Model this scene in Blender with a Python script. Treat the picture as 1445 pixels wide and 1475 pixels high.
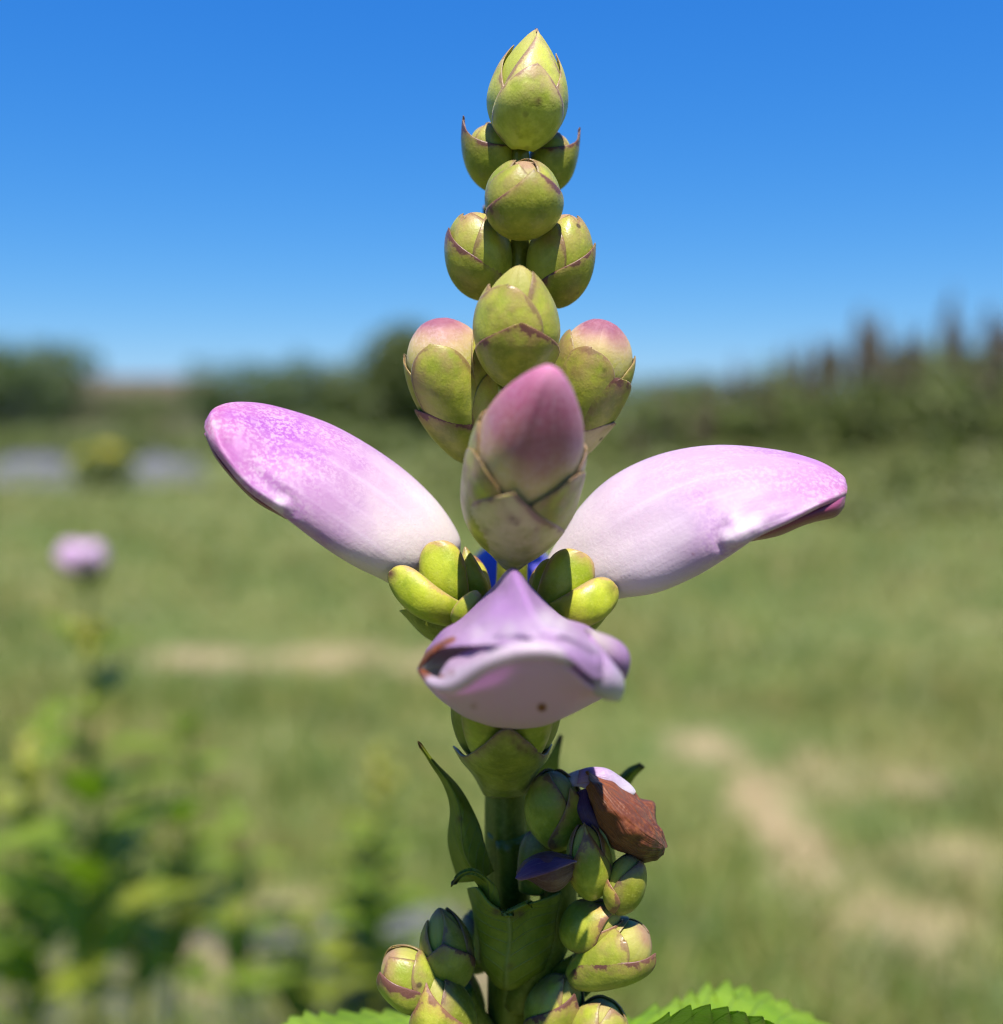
import bpy, math, random
import numpy as np
from mathutils import Vector

R_ = math.radians
sc = bpy.context.scene
for o in list(bpy.data.objects): bpy.data.objects.remove(o)
rng = np.random.default_rng(7)
random.seed(7)

# ------------------------------------------------------------------ camera, sky, sun, exposure
F_PX, CX, CY, IW, IH = 1550.0, 722.5, 737.5, 1445.0, 1475.0
CAM = np.array([0.0, 0.0, 0.90])
HORIZON = 605.0
PITCH = math.atan((CY - HORIZON) / F_PX)          # camera looks slightly down
cam_d = bpy.data.cameras.new('camera'); cam = bpy.data.objects.new('camera', cam_d)
sc.collection.objects.link(cam); sc.camera = cam
cam.location = CAM; cam.rotation_euler = (R_(90) - PITCH, 0, 0)
cam_d.sensor_fit = 'VERTICAL'; cam_d.sensor_height = 24.0; cam_d.lens = 24.0 * F_PX / IH
cam_d.clip_start = 0.005; cam_d.clip_end = 6000
cam_d.dof.use_dof = True; cam_d.dof.focus_distance = 0.122
cam_d.dof.aperture_fstop = 0.0252 / 0.0037           # a pupil of about 3.7 mm
sc.render.resolution_x, sc.render.resolution_y = 1003, 1024

SUN_EL, SUN_AZ = 62.0, 174.0                        # behind the camera, high
az, el = R_(SUN_AZ), R_(SUN_EL)
SUN = Vector((math.sin(az) * math.cos(el), math.cos(az) * math.cos(el), math.sin(el)))
world = bpy.data.worlds.new('World'); sc.world = world; world.use_nodes = True
wn = world.node_tree.nodes; wl = world.node_tree.links
sky = wn.new('ShaderNodeTexSky'); sky.sky_type = 'NISHITA'; sky.sun_disc = False
sky.sun_elevation = el; sky.sun_rotation = az
sky.air_density = 1.0; sky.dust_density = 0.0; sky.ozone_density = 3.0
hs = wn.new('ShaderNodeHueSaturation'); hs.inputs['Saturation'].default_value = 1.30
sx_ = wn.new('ShaderNodeSeparateColor'); cx_ = wn.new('ShaderNodeCombineColor')
wl.new(sky.outputs[0], hs.inputs['Color']); wl.new(hs.outputs[0], sx_.inputs[0])
for i, (k_, g_) in enumerate([(0.393, 0.96), (0.985, 0.69), (3.0, 0.35)]):      # clear deep blue air, even down to the horizon
    p_ = wn.new('ShaderNodeMath'); p_.operation = 'POWER'; p_.inputs[1].default_value = g_; wl.new(sx_.outputs[i], p_.inputs[0])
    m_ = wn.new('ShaderNodeMath'); m_.operation = 'MULTIPLY'; m_.inputs[1].default_value = k_; wl.new(p_.outputs[0], m_.inputs[0])
    wl.new(m_.outputs[0], cx_.inputs[i])
wl.new(cx_.outputs[0], wn['Background'].inputs[0])
wn['Background'].inputs[1].default_value = 0.0683
sun_d = bpy.data.lights.new('sun', 'SUN'); sun_d.energy = 5.0; sun_d.angle = R_(0.55)
sun_d.color = (1.0, 0.95, 0.86)
sun_o = bpy.data.objects.new('sun', sun_d); sc.collection.objects.link(sun_o)
sun_o.rotation_euler = SUN.to_track_quat('Z', 'Y').to_euler(); sun_o.location = (0, 0, 20)
sc.view_settings.view_transform = 'Standard'; sc.view_settings.look = 'None'
sc.view_settings.exposure = 1.15; sc.view_settings.gamma = 1.0
sc.render.engine = 'CYCLES'
sc.cycles.use_denoising = True; sc.cycles.pixel_filter_type = 'BLACKMAN_HARRIS'; sc.cycles.filter_width = 1.15
sc.cycles.max_bounces = 8; sc.cycles.transparent_max_bounces = 6

# ------------------------------------------------------------------ pixel to place
cp, sp = math.cos(PITCH), math.sin(PITCH)
RIGHT = np.array([1.0, 0, 0]); FWD = np.array([0, cp, -sp]); UP = np.array([0, sp, cp])
STEM_Y = 0.130
def ray(u, v):
    return RIGHT * ((u - CX) / F_PX) + UP * ((CY - v) / F_PX) + FWD
def W(u, v, d=0.0):
    """photo pixel on the upright plane d millimetres in front of the stem's plane"""
    r = ray(u, v); return CAM + r * ((STEM_Y - d * 0.001) / r[1])
def onground(u, v, z=0.0):
    r = ray(u, v); return CAM + r * ((z - CAM[2]) / r[2])
def atdist(u, v, y):
    r = ray(u, v); return CAM + r * (y / r[1])
def topx(P):
    q = P - CAM
    z = q @ FWD
    return CX + F_PX * (q @ RIGHT) / z, CY - F_PX * (q @ UP) / z
def pxm(d=0.0): return (STEM_Y - d * 0.001) / F_PX
def nrm(v): return v / max(1e-12, np.linalg.norm(v))

# ------------------------------------------------------------------ materials
def newmat(name):
    m = bpy.data.materials.new(name); m.use_nodes = True
    nt = m.node_tree
    return m, nt, nt.nodes['Principled BSDF'], nt.nodes['Material Output']
class N:
    def __init__(s, nt): s.nt = nt; s.pos = None
    def new(s, t, **kw):
        n = s.nt.nodes.new(t)
        for k, v in kw.items(): setattr(n, k, v)
        return n
    def link(s, a, b): s.nt.links.new(a, b)
    def put(s, sock, v):
        if isinstance(v, bpy.types.NodeSocket): s.link(v, sock)
        else: sock.default_value = v if not (isinstance(v, tuple) and len(v) == 3 and sock.type == 'RGBA') else (*v, 1)
    def coord(s): 
        if s.pos is None: s.pos = s.new('ShaderNodeTexCoord').outputs['Object']
        return s.pos
    def noise(s, scale, detail=3, rough=0.55, vec=None, out=0):
        n = s.new('ShaderNodeTexNoise'); n.inputs['Scale'].default_value = scale
        n.inputs['Detail'].default_value = detail; n.inputs['Roughness'].default_value = rough
        s.link(vec if vec is not None else s.coord(), n.inputs['Vector']); return n.outputs[out]
    def attr(s, name): return s.new('ShaderNodeAttribute', attribute_name=name).outputs['Fac']
    def math(s, op, a, b=0.0, c=None, clamp=False):
        n = s.new('ShaderNodeMath', operation=op, use_clamp=clamp)
        s.put(n.inputs[0], a); s.put(n.inputs[1], b)
        if c is not None: s.put(n.inputs[2], c)
        return n.outputs[0]
    def mr(s, v, a, b, c=0.0, d=1.0, smooth=True):
        n = s.new('ShaderNodeMapRange', interpolation_type='SMOOTHSTEP' if smooth else 'LINEAR')
        s.put(n.inputs[0], v)
        for i, x in enumerate((a, b, c, d)): s.put(n.inputs[i + 1], x)
        return n.outputs[0]
    def mix(s, f, a, b, mode='MIX'):
        n = s.new('ShaderNodeMix', data_type='RGBA', blend_type=mode)
        s.put(n.inputs[0], f); s.put(n.inputs[6], a); s.put(n.inputs[7], b); return n.outputs[2]
    def ramp(s, f, stops):
        n = s.new('ShaderNodeValToRGB'); e = n.color_ramp.elements
        while len(e) < len(stops): e.new(0.5)
        for x, (p, c) in zip(e, stops): x.position = p; x.color = (*c, 1)
        s.put(n.inputs[0], f); return n.outputs[0]
    def bump(s, h, strength, dist):
        n = s.new('ShaderNodeBump'); n.inputs['Strength'].default_value = strength
        n.inputs['Distance'].default_value = dist; s.link(h, n.inputs['Height']); return n.outputs[0]
    def comb(s, x, y, z=0.0):
        n = s.new('ShaderNodeCombineXYZ'); s.put(n.inputs[0], x); s.put(n.inputs[1], y); s.put(n.inputs[2], z)
        return n.outputs[0]

def sepal_mat(name, A, B, blush=0.6, rim=1.0, blushcol=(0.20, 0.07, 0.10), rimcol=(0.055, 0.014, 0.028),
              rimw=0.55, blush0=0.5, sss=0.22, speck=1.0):
    m, nt, b, out = newmat(name); n = N(nt)
    A = (A[0] * 0.60, A[1] * 0.69, A[2] * 0.30); B = (B[0] * 0.68, B[1] * 0.74, B[2] * 0.40)
    big = n.noise(260, 4, 0.6); fine = n.noise(1900, 4, 0.7)
    c = n.mix(n.mr(big, 0.36, 0.62), A, B)
    c = n.mix(n.mr(fine, 0.48, 0.75, 0, 0.25), c, (0.40, 0.40, 0.10))
    c = n.mix(n.mr(n.noise(480, 4, 0.6), 0.50, 0.70, 0, 0.40), c, (0.15, 0.19, 0.012))
    sv = n.attr('sv'); ed = n.attr('edge')
    bl = n.math('MULTIPLY', n.mr(sv, blush0, 1.0), n.mr(n.noise(420, 3), 0.32, 0.7))
    c = n.mix(n.math('MULTIPLY', bl, blush), c, blushcol)
    w = n.mr(n.noise(430, 4, 0.65), 0.36, 0.68, 0.1 * rimw, 2.3 * rimw)
    rm = n.mr(n.math('SUBTRACT', ed, w), -0.18, 0.22, 1.0, 0.0)
    rm = n.math('MULTIPLY', rm, n.mr(sv, 0.02, 0.2))
    c = n.mix(n.math('MULTIPLY', rm, rim, clamp=True), c, rimcol)
    halo = n.mr(n.math('SUBTRACT', ed, w), 0.0, 1.3, 0.42 * rim, 0.0)
    c = n.mix(n.math('MULTIPLY', halo, n.mr(sv, 0.05, 0.3)), c, blushcol)
    vo = n.new('ShaderNodeTexVoronoi'); vo.inputs['Scale'].default_value = 330
    n.link(n.coord(), vo.inputs['Vector'])
    sep = n.new('ShaderNodeSeparateColor'); n.link(vo.outputs['Color'], sep.inputs[0])
    spk = n.math('MULTIPLY', n.mr(vo.outputs['Distance'], 0.06, 0.16, 1, 0), n.mr(sep.outputs[0], 0.80, 0.84))
    c = n.mix(n.math('MULTIPLY', spk, 0.8 * speck), c, (0.035, 0.016, 0.015))
    br = n.attr('brown'); c = n.mix(br, c, (0.07, 0.025, 0.02))
    n.put(b.inputs['Base Color'], c)
    n.put(b.inputs['Roughness'], n.mr(n.noise(350, 3), 0.3, 0.7, 0.33, 0.52))
    b.inputs['Specular IOR Level'].default_value = 0.34
    b.inputs['Subsurface Weight'].default_value = sss
    b.inputs['Subsurface Radius'].default_value = (1.0, 1.1, 0.35); b.inputs['Subsurface Scale'].default_value = 0.0011
    b.inputs['Sheen Weight'].default_value = 0.03; b.inputs['Sheen Roughness'].default_value = 0.4
    h = n.math('ADD', n.math('MULTIPLY', n.noise(3600, 3), 0.3), n.noise(420, 4, 0.55))
    n.link(n.bump(h, 0.5, 0.00024), b.inputs['Normal'])
    return m

def petal_mat(name, stops, flecks=0.5, flecked=(0.86, 0.72, 0.86), patchcol=None, brown=(0.16, 0.047, 0.016), sss=0.35, streak=0.25, rough=0.42, wrinkle=0.25, trans=0.2, bumpd=0.00025):
    m, nt, b, out = newmat(name); n = N(nt)
    sv = n.attr('sv'); cv = n.attr('cv')
    warp = n.math('ADD', sv, n.math('MULTIPLY', n.math('SUBTRACT', n.noise(150, 3), 0.5), 0.30))
    c = n.ramp(warp, stops)
    if patchcol:
        f = n.math('MULTIPLY', n.mr(n.noise(110, 2), 0.50, 0.68), n.mr(sv, 0.25, 0.55))
        c = n.mix(n.math('MULTIPLY', f, 0.75), c, patchcol)
    # pale cell flecks
    fl = n.math('MULTIPLY', n.mr(n.noise(2000, 4, 0.7), 0.44, 0.60), n.mr(n.noise(190, 3), 0.30, 0.60))
    fl = n.math('MULTIPLY', fl, n.mr(sv, 0.15, 0.4))
    c = n.mix(n.math('MULTIPLY', fl, flecks), c, flecked)
    st = n.noise(1.0, 3, 0.5, n.comb(n.math('MULTIPLY', cv, 26.0), n.math('MULTIPLY', sv, 1.6)))
    c = n.mix(n.math('MULTIPLY', n.mr(st, 0.52, 0.7), streak), c, (0.82, 0.74, 0.84))
    c = n.mix(n.math('MULTIPLY', n.attr('pale'), 0.85), c, (0.80, 0.74, 0.78))
    c = n.mix(1.0, c, (0.76, 0.70, 0.75), 'MULTIPLY')
    br = n.attr('brown')
    nb = n.mix(n.mr(n.noise(900, 3), 0.4, 0.65), brown, tuple(x * 1.5 for x in brown))
    c = n.mix(n.mr(n.math('ADD', br, n.math('MULTIPLY', n.math('SUBTRACT', n.noise(900, 3), 0.5), 0.5)), 0.3, 0.75), c, nb)
    n.put(b.inputs['Base Color'], c)
    b.inputs['Roughness'].default_value = rough; b.inputs['Specular IOR Level'].default_value = 0.28
    b.inputs['Subsurface Weight'].default_value = sss
    b.inputs['Subsurface Radius'].default_value = (1.0, 0.75, 0.95); b.inputs['Subsurface Scale'].default_value = 0.0016
    b.inputs['Sheen Weight'].default_value = 0.03
    hh = n.math('ADD', n.math('MULTIPLY', n.noise(2600, 3), 0.4), n.math('MULTIPLY', st, wrinkle * 3))
    n.link(n.bump(hh, 0.5, bumpd), b.inputs['Normal'])
    if trans > 0:
        tr = n.new('ShaderNodeBsdfTranslucent'); n.put(tr.inputs[0], c)
        mx = n.new('ShaderNodeMixShader'); mx.inputs[0].default_value = trans
        n.link(b.outputs[0], mx.inputs[1]); n.link(tr.outputs[0], mx.inputs[2]); n.link(mx.outputs[0], out.inputs[0])
    return m

def leaf_mat(name, A, B, veincol, trans=0.35, gloss=0.32, scale=120, bumpd=0.0006):
    m, nt, b, out = newmat(name); n = N(nt)
    c = n.mix(n.mr(n.noise(scale, 4), 0.35, 0.65), A, B)
    cv = n.attr('cv'); sv = n.attr('sv')
    ac = n.math('ABSOLUTE', n.math('SUBTRACT', cv, 0.5))
    wave = n.math('SINE', n.math('ADD', n.math('MULTIPLY', sv, 62.0), n.math('MULTIPLY', ac, -34.0)))
    vein = n.mr(wave, 0.86, 1.0)
    mid = n.mr(ac, 0.0, 0.035, 1, 0)
    v = n.math('MAXIMUM', n.math('MULTIPLY', vein, 0.6), mid)
    c = n.mix(n.math('MULTIPLY', v, 0.6), c, veincol)
    br = n.attr('brown'); c = n.mix(br, c, (0.10, 0.05, 0.03))
    n.put(b.inputs['Base Color'], c)
    b.inputs['Roughness'].default_value = gloss; b.inputs['Specular IOR Level'].default_value = 0.5
    puck = n.noise(scale * 7, 3)
    h = n.math('SUBTRACT', n.math('MULTIPLY', puck, 0.7), n.math('MULTIPLY', v, 0.9))
    n.link(n.bump(h, 0.8, bumpd), b.inputs['Normal'])
    tr = n.new('ShaderNodeBsdfTranslucent')
    n.put(tr.inputs[0], n.mix(1.0, c, (1.0, 1.25, 0.35), 'MULTIPLY'))
    mx = n.new('ShaderNodeMixShader'); mx.inputs[0].default_value = trans
    n.link(b.outputs[0], mx.inputs[1]); n.link(tr.outputs[0], mx.inputs[2]); n.link(mx.outputs[0], out.inputs[0])
    return m

def plain_mat(name, A, B, scale, rough=0.7, bump=0.0, bscale=None, trans=0.0, detail=4):
    m, nt, b, out = newmat(name); n = N(nt)
    c = n.mix(n.mr(n.noise(scale, detail), 0.35, 0.65), A, B)
    n.put(b.inputs['Base Color'], c); b.inputs['Roughness'].default_value = rough
    if bump: n.link(n.bump(n.noise(bscale or scale * 6, 4), 0.8, bump), b.inputs['Normal'])
    if trans:
        tr = n.new('ShaderNodeBsdfTranslucent'); n.put(tr.inputs[0], c)
        mx = n.new('ShaderNodeMixShader'); mx.inputs[0].default_value = trans
        n.link(b.outputs[0], mx.inputs[1]); n.link(tr.outputs[0], mx.inputs[2]); n.link(mx.outputs[0], out.inputs[0])
    return m

M = {}
M['bract'] = sepal_mat('bract_green', (0.23, 0.235, 0.045), (0.36, 0.345, 0.07), blush=0.6, rim=1.0, rimw=0.58, blushcol=(0.19, 0.085, 0.06), rimcol=(0.035, 0.010, 0.012))
M['sepal'] = sepal_mat('sepal_green', (0.29, 0.30, 0.045), (0.43, 0.42, 0.085), blush=0.65, rim=0.6, rimw=0.32, blush0=0.35,
                       blushcol=(0.24, 0.12, 0.08), rimcol=(0.085, 0.03, 0.03))
M['calyx'] = sepal_mat('calyx_lime', (0.33, 0.36, 0.025), (0.46, 0.47, 0.05), blush=0.3, rim=0.5, rimw=0.3, blush0=0.75,
                       blushcol=(0.36, 0.19, 0.10), rimcol=(0.30, 0.13, 0.12), speck=0.15, sss=0.3)
M['top'] = sepal_mat('young_bract', (0.38, 0.38, 0.075), (0.56, 0.54, 0.16), blush=0.75, rim=0.8, rimw=0.30, blush0=0.3,
                     blushcol=(0.34, 0.21, 0.14), rimcol=(0.09, 0.03, 0.03), speck=0.4)
M['greybract'] = sepal_mat('grey_bract', (0.50, 0.42, 0.34), (0.66, 0.54, 0.50), blush=0.3, rim=0.75, rimw=0.35, blush0=0.3,
                           blushcol=(0.30, 0.17, 0.12), rimcol=(0.08, 0.02, 0.03), speck=1.0)
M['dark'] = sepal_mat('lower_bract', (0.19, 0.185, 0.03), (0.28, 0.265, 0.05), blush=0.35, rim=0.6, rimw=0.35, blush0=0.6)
M['capsule'] = sepal_mat('capsule_green', (0.26, 0.265, 0.035), (0.42, 0.40, 0.07), blush=0.5, rim=0.8, rimw=0.4, blush0=0.55,
                         blushcol=(0.30, 0.12, 0.07))
LILAC_W = (0.55, 0.45, 0.56)
M['petal'] = petal_mat('petal_lilac', [(0.0, (0.84, 0.82, 0.68)), (0.20, (0.78, 0.73, 0.69)), (0.38, (0.54, 0.39, 0.54)),
                        (0.58, (0.45, 0.18, 0.46)), (0.80, (0.46, 0.15, 0.37)), (0.92, (0.42, 0.10, 0.23)), (1.0, (0.30, 0.05, 0.12))],
                       flecks=0.70, flecked=(0.62, 0.48, 0.60), patchcol=(0.36, 0.10, 0.45), rough=0.5)
M['petal_pale'] = petal_mat('petal_pale_lilac', [(0.0, (0.84, 0.81, 0.70)), (0.20, (0.76, 0.70, 0.72)), (0.40, (0.53, 0.42, 0.56)),
                        (0.68, (0.47, 0.29, 0.50)), (0.86, (0.45, 0.18, 0.38)), (0.95, (0.42, 0.12, 0.22)), (1.0, (0.28, 0.05, 0.11))],
                       flecks=0.65, flecked=(0.62, 0.48, 0.60), patchcol=(0.41, 0.20, 0.47), rough=0.5)
M['petal_front'] = petal_mat('petal_violet', [(0.0, (0.60, 0.56, 0.50)), (0.3, (0.48, 0.32, 0.52)), (0.6, (0.45, 0.25, 0.55)),
                        (1.0, (0.50, 0.31, 0.57))], flecks=0.35, flecked=LILAC_W, streak=0.04, trans=0.42)
M['lip'] = petal_mat('petal_lower_lip', [(0.0, (0.80, 0.66, 0.80)), (0.10, (0.88, 0.54, 0.95)), (0.6, (0.90, 0.58, 0.95)),
                        (1.0, (0.88, 0.66, 0.82))], flecks=0.15, streak=0.15, trans=0.4)
M['palate'] = petal_mat('petal_palate', [(0.0, (0.46, 0.24, 0.46)), (0.5, (0.56, 0.38, 0.54)), (1.0, (0.62, 0.56, 0.60))],
                        flecks=0.3, trans=0.35, rough=0.3)
M['lobe'] = petal_mat('petal_lobe', [(0.0, (0.46, 0.26, 0.50)), (0.5, (0.50, 0.42, 0.56)), (1.0, (0.64, 0.62, 0.66))],
                        flecks=0.2, trans=0.25, rough=0.28)
M['throat'] = petal_mat('petal_throat', [(0.0, (0.85, 0.85, 0.72)), (1.0, (0.85, 0.85, 0.72))], flecks=0.0, trans=0.4, streak=0.0)
M['maroon'] = petal_mat('petal_dark_edge', [(0.0, (0.26, 0.06, 0.16)), (0.6, (0.20, 0.04, 0.10)), (1.0, (0.30, 0.10, 0.22))],
                        flecks=0.0, streak=0.0, sss=0.1, trans=0.05, rough=0.35)
M['budpink'] = petal_mat('bud_pink', [(0.0, (0.66, 0.55, 0.38)), (0.30, (0.66, 0.54, 0.32)), (0.60, (0.58, 0.47, 0.17)),
                        (0.76, (0.36, 0.14, 0.15)), (0.88, (0.38, 0.10, 0.18)), (1.0, (0.48, 0.18, 0.30))],
                        flecks=0.12, streak=0.05, rough=0.45, trans=0.0)
M['budtip'] = petal_mat('bud_green_pink', [(0.0, (0.42, 0.45, 0.10)), (0.74, (0.44, 0.44, 0.09)), (0.86, (0.48, 0.38, 0.18)),
                        (0.95, (0.33, 0.17, 0.15)), (1.0, (0.24, 0.085, 0.12))],
                        flecks=0.1, streak=0.02, trans=0.0, rough=0.6, wrinkle=0.1)
M['budgreen'] = petal_mat('bud_green', [(0.0, (0.24, 0.31, 0.03)), (0.7, (0.33, 0.38, 0.05)), (0.93, (0.34, 0.33, 0.08)),
                        (1.0, (0.30, 0.20, 0.10))], flecks=0.0, streak=0.02, trans=0.0, rough=0.6, wrinkle=0.1)
M['violet'] = petal_mat('petal_deep_violet', [(0.0, (0.13, 0.06, 0.17)), (0.5, (0.075, 0.03, 0.11)), (1.0, (0.16, 0.10, 0.20))],
                        flecks=0.0, streak=0.1, trans=0.25)
M['shadeback'] = petal_mat('petal_painted_shade', [(0.0, (0.16, 0.15, 0.62)), (1.0, (0.14, 0.14, 0.62))], flecks=0.0, streak=0.1, trans=0.3)  # blue of sky-lit shade put into the base colour of a purple petal
M['wither'] = petal_mat('withered_brown', [(0.0, (0.22, 0.068, 0.015)), (0.4, (0.14, 0.038, 0.013)), (0.75, (0.075, 0.022, 0.012)),
                        (1.0, (0.05, 0.017, 0.012))], flecks=0.55, flecked=(0.34, 0.12, 0.035), streak=0.0, sss=0.1, wrinkle=0.9, trans=0.06, rough=0.5, bumpd=0.0011)
M['witherpurple'] = petal_mat('withered_purple', [(0.0, (0.13, 0.05, 0.07)), (0.5, (0.10, 0.03, 0.05)), (1.0, (0.16, 0.09, 0.07))],
                        flecks=0.25, flecked=(0.30, 0.22, 0.20), streak=0.1, sss=0.1, wrinkle=0.6)
M['stem'] = sepal_mat('stem_green', (0.145, 0.15, 0.02), (0.20, 0.195, 0.03), blush=0.0, rim=0.0, sss=0.15, speck=0.9)
M['leaf'] = leaf_mat('leaf_glossy', (0.17, 0.30, 0.010), (0.25, 0.38, 0.025), (0.22, 0.34, 0.07), trans=0.45)
M['bractleaf'] = leaf_mat('bract_leaf', (0.16, 0.20, 0.010), (0.23, 0.26, 0.024), (0.24, 0.26, 0.08), trans=0.42, gloss=0.45, scale=300, bumpd=0.0002)

# ------------------------------------------------------------------ mesh helpers
def link(o): sc.collection.objects.link(o); return o
def empty(name, loc):
    o = bpy.data.objects.new(name, None); o.location = loc; o.empty_display_size = 0.02; return link(o)
def tag(o, label=None, cat=None, group=None, kind=None):
    if label: o['label'] = label
    if cat: o['category'] = cat
    if group: o['group'] = group
    if kind: o['kind'] = kind
    return o
def mesh(name, V, Fc, mat, parent=None, attrs=None, origin=None, smooth=True):
    me = bpy.data.meshes.new(name)
    V = np.asarray(V, float)
    if origin is not None: V = V - np.asarray(origin)
    me.from_pydata(V.tolist(), [], Fc if isinstance(Fc, list) else Fc.tolist())
    for k, a in (attrs or {}).items():
        at = me.attributes.new(k, 'FLOAT', 'POINT'); at.data.foreach_set('value', np.asarray(a, np.float32).ravel())
    if smooth: me.polygons.foreach_set('use_smooth', np.ones(len(me.polygons), bool))
    me.update()
    o = bpy.data.objects.new(name, me)
    if mat: me.materials.append(M[mat] if isinstance(mat, str) else mat)
    link(o)
    if parent is not None: o.parent = parent
    return o
def cat1(P, n):
    """Catmull-Rom through P (k, m) -> (n, m)"""
    P = np.asarray(P, float); k = len(P)
    if k == 2: 
        t = np.linspace(0, 1, n)[:, None]; return P[0] * (1 - t) + P[1] * t
    E = np.vstack([2 * P[0] - P[1], P, 2 * P[-1] - P[-2]])
    x = np.linspace(0, k - 1, n); i = np.minimum(x.astype(int), k - 2); t = (x - i)[:, None]
    p0, p1, p2, p3 = E[i], E[i + 1], E[i + 2], E[i + 3]
    return 0.5 * (2 * p1 + (p2 - p0) * t + (2 * p0 - 5 * p1 + 4 * p2 - p3) * t ** 2 + (3 * p1 - p0 - 3 * p2 + p3) * t ** 3)
def patch(C, nr, nc):
    C = np.asarray(C, float); r, c, m = C.shape
    A = np.stack([cat1(C[:, j], nr) for j in range(c)], 1)
    return np.stack([cat1(A[i], nc) for i in range(nr)], 0)
def Wp(grid):
    return np.array([[W(*p) for p in row] for row in grid])
def vnoise(P, scale, seed=0):
    """cheap smooth 3d noise in -1..1 for crumpling"""
    r = np.random.default_rng(seed); out = np.zeros(P.shape[:-1])
    for k in range(7):
        w = r.normal(size=3); w *= scale * (0.6 + 0.9 * r.random()) / np.linalg.norm(w)
        out += np.sin(P @ w + r.random() * 6.28)
    return out / 3.2
def grid_faces(nr, nc, off=0, flip=False, wrap=False):
    F = []
    for i in range(nr - 1):
        for j in range(nc if wrap else nc - 1):
            a = off + i * nc + j; b = off + i * nc + (j + 1) % nc; c = b + nc; d = a + nc
            F.append([a, d, c, b] if flip else [a, b, c, d])
    return F
def normals(P):
    du = np.gradient(P, axis=0); dv = np.gradient(P, axis=1)
    n = np.cross(du, dv); l = np.linalg.norm(n, axis=2, keepdims=True)
    bad = l[..., 0] < 1e-14
    n = n / np.maximum(l, 1e-14)
    if bad.any(): n[bad] = nrm(n[~bad].mean(0))
    return n
def spots_attr(P, spots, ref=None):
    a = np.zeros(P.shape[:-1])
    if spots:
        u, v = topx(P)
        for (su, sv_, r, k) in spots: a = np.maximum(a, k * np.exp(-((u - su) ** 2 + (v - sv_) ** 2) / (r * r)))
    return a
def shell(name, P, th, mat, parent, sv, cv=None, edge=None, away=None, spots=None, origin=None, pale=None):
    """a thick sheet over the grid P; the outer side faces away from the point `away`"""
    nr, nc, _ = P.shape
    n = normals(P)
    flip = False
    if away is not None:
        if np.mean(np.sum(n * (P - away), axis=2)) < 0: n = -n; flip = True
    for i_, j_ in ((-1, -4), (-2, -4), (-3, -4), (0, 1)):
        n[i_] = n[j_] 
    er = np.minimum(np.minimum(np.arange(nr), np.arange(nr)[::-1])[:, None] / 2.0, np.minimum(np.arange(nc), np.arange(nc)[::-1])[None] / 2.0)
    Q = P - n * (th * (0.45 + 0.55 * np.clip(er, 0, 1)))[..., None]
    # round the rim: bring the inner rim halfway out
    V = np.vstack([P.reshape(-1, 3), Q.reshape(-1, 3)]); k = nr * nc
    F = grid_faces(nr, nc, 0, flip) + grid_faces(nr, nc, k, not flip)
    ring = [(0, j) for j in range(nc)] + [(i, nc - 1) for i in range(1, nr)] + [(nr - 1, j) for j in range(nc - 2, -1, -1)] + [(i, 0) for i in range(nr - 2, 0, -1)]
    idx = [i * nc + j for i, j in ring]
    for a, b in zip(idx, idx[1:] + idx[:1]):
        F.append([b, a, a + k, b + k] if not flip else [a, b, b + k, a + k])
    if cv is None: cv = np.tile(np.linspace(0, 1, nc), (nr, 1))
    if edge is None: edge = np.full((nr, nc), 9.0)
    br = spots_attr(P, spots)
    two = lambda a: np.concatenate([np.asarray(a).ravel()] * 2)
    return mesh(name, V, F, mat, parent, dict(sv=two(sv), cv=two(cv), edge=two(edge), brown=two(br), pale=two(spots_attr(P, pale))), origin)

def sh_round(t): 
    a = 0.80 + 0.20 * np.sin(np.clip(t / 0.4, 0, 1) * math.pi / 2)
    return np.where(t < 0.4, a, np.sqrt(np.clip(1 - ((t - 0.4) / 0.6) ** 2.4, 0, 1)))
def sh_acute(t):
    a = 0.85 + 0.15 * np.sin(np.clip(t / 0.3, 0, 1) * math.pi / 2)
    x = np.clip((t - 0.3) / 0.7, 0, 1)
    return np.where(t < 0.3, a, (1 - x) ** 0.62 * (1 - 0.25 * x * x))
def sh_tri(t): return (1 - t) ** 0.85 * (0.9 + 0.3 * t)
def sh_wide(t):
    a = 0.75 + 0.25 * np.sin(np.clip(t / 0.55, 0, 1) * math.pi / 2)
    return np.where(t < 0.55, a, np.sqrt(np.clip(1 - ((t - 0.55) / 0.45) ** 2.6, 0, 1)))
def sh_lance(t): return np.sin(np.pi * np.clip(t, 0, 1) ** 0.75) ** 0.8 * (1 - 0.15 * t)
def sh_cap(t):
    x = np.clip((t - 0.62) / 0.38, 0, 1)
    return np.where(t < 0.62, 0.9 + 0.1 * np.sin(np.clip(t / 0.62, 0, 1) * math.pi / 2), (1 - x) ** 1.15 * (1 - 0.15 * np.sin(np.pi * x)))
SH = dict(cap=sh_cap, round=sh_round, acute=sh_acute, tri=sh_tri, wide=sh_wide, lance=sh_lance)

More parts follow.
